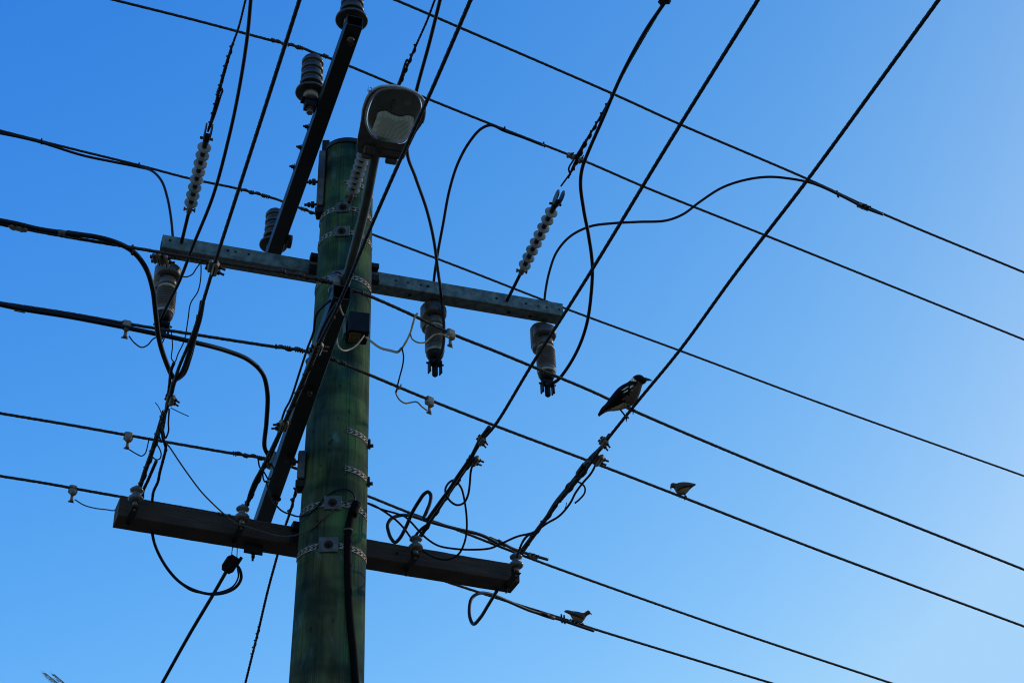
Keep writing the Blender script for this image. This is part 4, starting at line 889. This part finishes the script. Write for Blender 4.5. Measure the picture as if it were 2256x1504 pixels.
# ------------------------------------------------------------------ birds
def bird(name, label, cat, sec, d, mats, zone, legs, beak, eye, thick=.8, tail=2, sub=4):
    """sec: back and belly points from tail to head; real depth from elliptical sections"""
    e = empty(name, D(legs[0][-1][0], legs[0][-1][1], d)); tag(e, label, cat)
    fw = ray(*sec[len(sec)//2][0]).normalized()
    B = catmull([D(*a_, d) for a_, b_ in sec], .5); 
    def fine(idx):
        P = [D(*s_[idx], d) for s_ in sec]; o_ = []
        Q = [P[0]*2-P[1]]+P+[P[-1]*2-P[-2]]
        for i in range(1, len(Q)-2):
            p0, p1, p2, p3 = Q[i-1:i+3]
            for j in range(sub):
                t = j/sub; o_.append(.5*((2*p1)+(p2-p0)*t+(2*p0-5*p1+4*p2-p3)*t*t+(3*p1-p0-3*p2+p3)*t**3))
        o_.append(P[-1]); return o_
    Bk, Be = fine(0), fine(1); n_ = 32; m = MB(); L = len(Bk); vs = []
    for i in range(L):
        c_ = (Bk[i]+Be[i])/2; h_ = (Bk[i]-Be[i])/2; u_ = i/(L-1)
        th = thick*h_.length if u_ > .22 else max(h_.length*thick, .022*(.35+u_*3))
        if u_ <= .22: th = max(th, .012)
        if i in (0, L-1): th *= .6
        sd_ = fw*th
        for k_ in range(n_):
            a_ = 2*math.pi*k_/n_; vs.append(c_+h_*math.cos(a_)-sd_*math.sin(a_))
    fs = []; mi = []
    for i in range(L-1):
        for k_ in range(n_):
            m.add([], []); m.f.append([i*n_+k_, i*n_+(k_+1) % n_, (i+1)*n_+(k_+1) % n_, (i+1)*n_+k_]); m.sm.append(True)
            m.m.append(zone((i+.5)/(L-1), math.cos(2*math.pi*(k_+.5)/n_)))
    m.v = vs
    m.f.append(list(range(n_-1, -1, -1))); m.m.append(zone(0, 0)); m.sm.append(False)
    m.f.append([(L-1)*n_+q for q in range(n_)]); m.m.append(zone(1, 0)); m.sm.append(False)
    body = m.build('body', mats, e)
    bk = [D(x, y, d) for x, y, r_ in beak]; MB().tube(bk, [r_*d/FPX for x, y, r_ in beak], 10).build('beak', 'beak', e)
    MB().lathe([(.0, -.003), (.003, 0), (.002, .002), (0, .003)], D(eye[0], eye[1], d)-fw*eye[2], -fw, 10).build('eye', 'eye', e)
    for i, lg in enumerate(legs):
        P = [D(x, y, d+(.012 if i else -.012)*(1-j/(len(lg)-1))) for j, (x, y) in enumerate(lg)]
        m = MB().tube(P, .0044, 8); f_ = P[-1]
        for ang in (-.7, -.1, .5): 
            t_ = Mx.Rotation(ang, 3, UP) @ V((.0, -1, 0)); m.tube([f_, f_+t_*.012+UP*.001, f_+t_*.018-UP*.014], [.0040, .0036, .0018], 6)
        t_ = V((-.2, 1, 0)); m.tube([f_, f_+t_*.011, f_+t_*.015-UP*.012], [.0038, .0034, .0016], 6)
        m.build('leg', 'leg', e)
    return e, fw
dm = dep(H(1390, 905, zU))
sec = [((1317, 912), (1319, 918)), ((1325, 898), (1331, 910)), ((1334, 889), (1342, 906)), ((1342, 878), (1357, 905)), ((1352, 865), (1374, 901)), ((1362, 854), (1391, 894)), ((1372, 847), (1404, 880)), ((1381, 842.5), (1411, 863)), ((1388, 837.5), (1414, 852)), ((1392.5, 832), (1416.5, 847)), ((1398, 827.3), (1420, 845)), ((1405, 825), (1422.5, 843)), ((1413, 825.8), (1424, 841)), ((1418, 829.5), (1424.5, 839)), ((1421, 831.5), (1425, 838))]
def zm(u, c_):
    q = random.uniform(-.012, .012)
    if u > .655+q: return 0
    if .575+q < u < .66 and c_ > .3+q*8: return 2
    if .07 < u < .33+q*2 and c_ < -.42+q*10: return 3
    if u >= .33+q and c_ < -.05+q*6: return 1
    return 0
MG, fw = bird('magpie', 'black and white magpie facing right on the rightmost overhead wire', 'bird', sec, dm, ['feather_black', 'feather_brown', 'feather_white', 'feather_cream'], zm,
           [[(1365, 900), (1373, 910), (1381, 921)], [(1384, 894), (1391, 900), (1396, 905)]], [(1416, 835, 4.9), (1422, 835.2, 4.3), (1428, 836, 3.2), (1433, 837, 1.9), (1437.5, 838.3, .6)], (1413, 834, .016))
# wing over the body with its white streaks
m = MB(); wp = [(1322, 911), (1330, 896), (1345, 877), (1360, 858), (1375, 848), (1388, 845), (1393, 853), (1388, 866), (1372, 880), (1352, 893), (1336, 905)]
Wp = closed([D(x, y, dm-.006) for x, y in wp], 3); wc_ = sum(Wp, V((0, 0, 0)))/len(Wp); k = len(Wp)
vs = []; 
for s, o_ in ((1, 0), (.96, .018), (.7, .034), (.3, .042), (.02, .044)): vs += [wc_+(p-wc_)*s-fw*o_ for p in Wp]
m.add(vs, [(i*k+j, i*k+(j+1) % k, (i+1)*k+(j+1) % k, (i+1)*k+j) for i in range(4) for j in range(k)], 0, True)
m.add([p+fw*.004 for p in Wp], [tuple(range(k))]); wing = m.build('wing', 'feather_black', MG)
m = MB()
for q in (((1368.5, 860), (1375, 855), (1380, 852), (1385, 849.5), (1384, 852.5), (1376, 858), (1371, 859.5)), ((1372, 865), (1377, 861.5), (1384, 857.5), (1383, 861), (1377, 864.5)), ((1388, 851), (1391, 848.5), (1396, 848), (1395, 850), (1391, 854), (1387.5, 855.5)), ((1389, 861), (1392, 858.5), (1394.5, 857), (1392, 860))):
    m.add([D(x, y, dm-.0535) for x, y in q]+[D(x, y, dm-.046) for x, y in q], [tuple(range(len(q)))]+[(i, (i+1) % len(q), len(q)+(i+1) % len(q), len(q)+i) for i in range(len(q))])
m.build('wing_patch', 'feather_white', wing)
def dzone(u, c_):
    if u > .62: return 0
    if u < .18: return 2 if c_ > 0 else 0
    return 1 if c_ < -.05 else 0
d1 = dep(H(1507, 1092, zL))
sec1 = [((1532.5, 1065), (1533, 1068)), ((1524, 1063.3), (1526, 1072.5)), ((1517, 1062), (1520, 1078)), ((1510, 1061.3), (1513, 1086)), ((1503, 1061.3), (1506, 1090)), ((1497, 1062.3), (1497, 1089)), ((1493, 1063.4), (1490, 1085)), ((1489.5, 1064), (1486.5, 1079)), ((1486.5, 1063.6), (1484.5, 1075.5)), ((1483, 1063), (1482, 1074.5)), ((1479.5, 1064), (1479, 1074.5)), ((1477, 1066.5), (1477, 1073))]
b1, f1 = bird('dove', 'small dove bending its head down to the left, on the middle right street wire', 'bird', sec1, d1, ['dove_back', 'dove_belly', 'dove_wing'], dzone,
           [[(1509, 1087), (1509.5, 1091), (1509.5, 1095)], [(1496, 1087), (1497, 1089), (1497, 1090.5)]], [(1478, 1072, 2.2), (1478, 1076, 1.1), (1478.3, 1079.5, .4)], (1480.5, 1069, .011), thick=.75)
d2 = dep(H(1280, 1376, zE))
sec2 = [((1243, 1345), (1243.5, 1347.5)), ((1247, 1343), (1250, 1350.5)), ((1254, 1343.3), (1256, 1354)), ((1261, 1345), (1260, 1361.5)), ((1268, 1345.6), (1265.5, 1368)), ((1275, 1346.7), (1273, 1373)), ((1281, 1348.5), (1281, 1371)), ((1285, 1349), (1287, 1365)), ((1288.5, 1347.8), (1290.5, 1359)), ((1291.5, 1345.5), (1293.5, 1355.5)), ((1294.5, 1343.8), (1297, 1353.3)), ((1297.5, 1343.8), (1299.5, 1352.3)), ((1300, 1346), (1301, 1351))]
b2, f2 = bird('dove', 'small pale-bellied dove facing right on the lowest wire, beside two cable ties', 'bird', sec2, d2, ['dove_back', 'dove_belly', 'dove_wing'], dzone,
           [[(1281, 1369), (1282.5, 1372), (1283, 1375)], [(1270, 1370), (1268, 1372), (1267, 1371)]], [(1300.5, 1350, 2.0), (1302.5, 1351.7, 1.1), (1303.9, 1354, .4)], (1297, 1347.8, .011), thick=.75)
for e_, fwd, d_, wp in ((b1, f1, d1, [(1531, 1067), (1518, 1065), (1504, 1064), (1494, 1066), (1489, 1074), (1491, 1081), (1503, 1073), (1515, 1069)]), (b2, f2, d2, [(1246, 1345), (1258, 1346.5), (1274, 1348.5), (1285, 1352), (1288, 1360), (1284, 1363), (1272, 1357), (1258, 1352)])):
    Wp = closed([D(x, y, d_-.006) for x, y in wp], 3); wc_ = sum(Wp, V((0, 0, 0)))/len(Wp); k = len(Wp); m = MB(); vs = []
    for s, o_ in ((1, .006), (.9, .022), (.5, .030), (.02, .032)): vs += [wc_+(p-wc_)*s-fwd*o_ for p in Wp]
    m.add(vs, [(i*k+j, i*k+(j+1) % k, (i+1)*k+(j+1) % k, (i+1)*k+j) for i in range(3) for j in range(k)], 0, True); m.add([p+fwd*.002 for p in Wp], [tuple(range(k))]); m.build('wing', 'dove_wing', e_)

# ------------------------------------------------------------------ palm tree whose frond tips just reach the frame
tipz = H(99, 1482, 8.2); pc = V((tipz.x+.95, tipz.y+.3, tipz.z-.72))
pm = empty('palm_tree', V((pc.x, pc.y, 0))); tag(pm, 'palm tree of which only a few leaf tips show at the bottom left edge', 'palm tree')
m = MB(); P = [V((pc.x+.12*math.sin(i*.5), pc.y, pc.z*i/24)) for i in range(25)]; m.tube(P, [.22-.07*i/24+(.01 if i % 2 else 0) for i in range(25)], 20); m.build('trunk', 'palm_trunk', pm)
def frond(az, el, L, droop, aim=None, thin=False):
    m = MB(); P = []
    for i in range(17):
        t = i/16; h_ = L*t*math.cos(el); z = L*t*math.sin(el)-droop*t*t*L
        P.append(pc+V((math.cos(az)*h_*(1-.15*t), math.sin(az)*h_*(1-.15*t), z)))
    if aim is not None:
        sh = aim-P[-1]; P = [p+sh*(i/16) for i, p in enumerate(P)]
    m.tube(P, [.016*(1-.85*i/16) for i in range(17)], 6)
    for i in range(2, 65):
        t = i/65; q = t*16; j = int(q); p = P[j].lerp(P[min(16, j+1)], q-j); d_ = (P[min(16, j+1)]-P[j]).normalized()
        sd_ = d_.cross(UP).normalized()
        for s in (-1, 1):
            l_ = .42*(1-.84*t)*(.4+min(1, t*5)*.6)*random.uniform(.85, 1.1)
            o_ = (sd_*s*(.35 if thin else 1)+d_*(.7+.9*t)-UP*(.25+random.uniform(-.15, .15))).normalized()
            w_ = (.006 if thin else .011)*d_; a_ = p+o_*l_*.5-UP*.01; b_ = p+o_*l_-UP*.05*(1-t)
            m.add([p-w_*.6, p+w_*.6, a_+w_, a_-w_, b_], [(0, 1, 2, 3), (3, 2, 4)])
    return m.build('frond', 'frond', pm)
frond(3.0, .75, 1.2, .12, aim=H(99, 1481, tipz.z), thin=True)
frond(2.7, .8, 1.2, .12, aim=H(119, 1484, tipz.z-.03), thin=True)
for i in range(15): frond(i*2*math.pi/15+.3, random.uniform(-.1, .32), random.uniform(1.5, 1.8), random.uniform(.35, .6))

for o in bpy.data.objects:
    if '_loc' in o: del o['_loc']
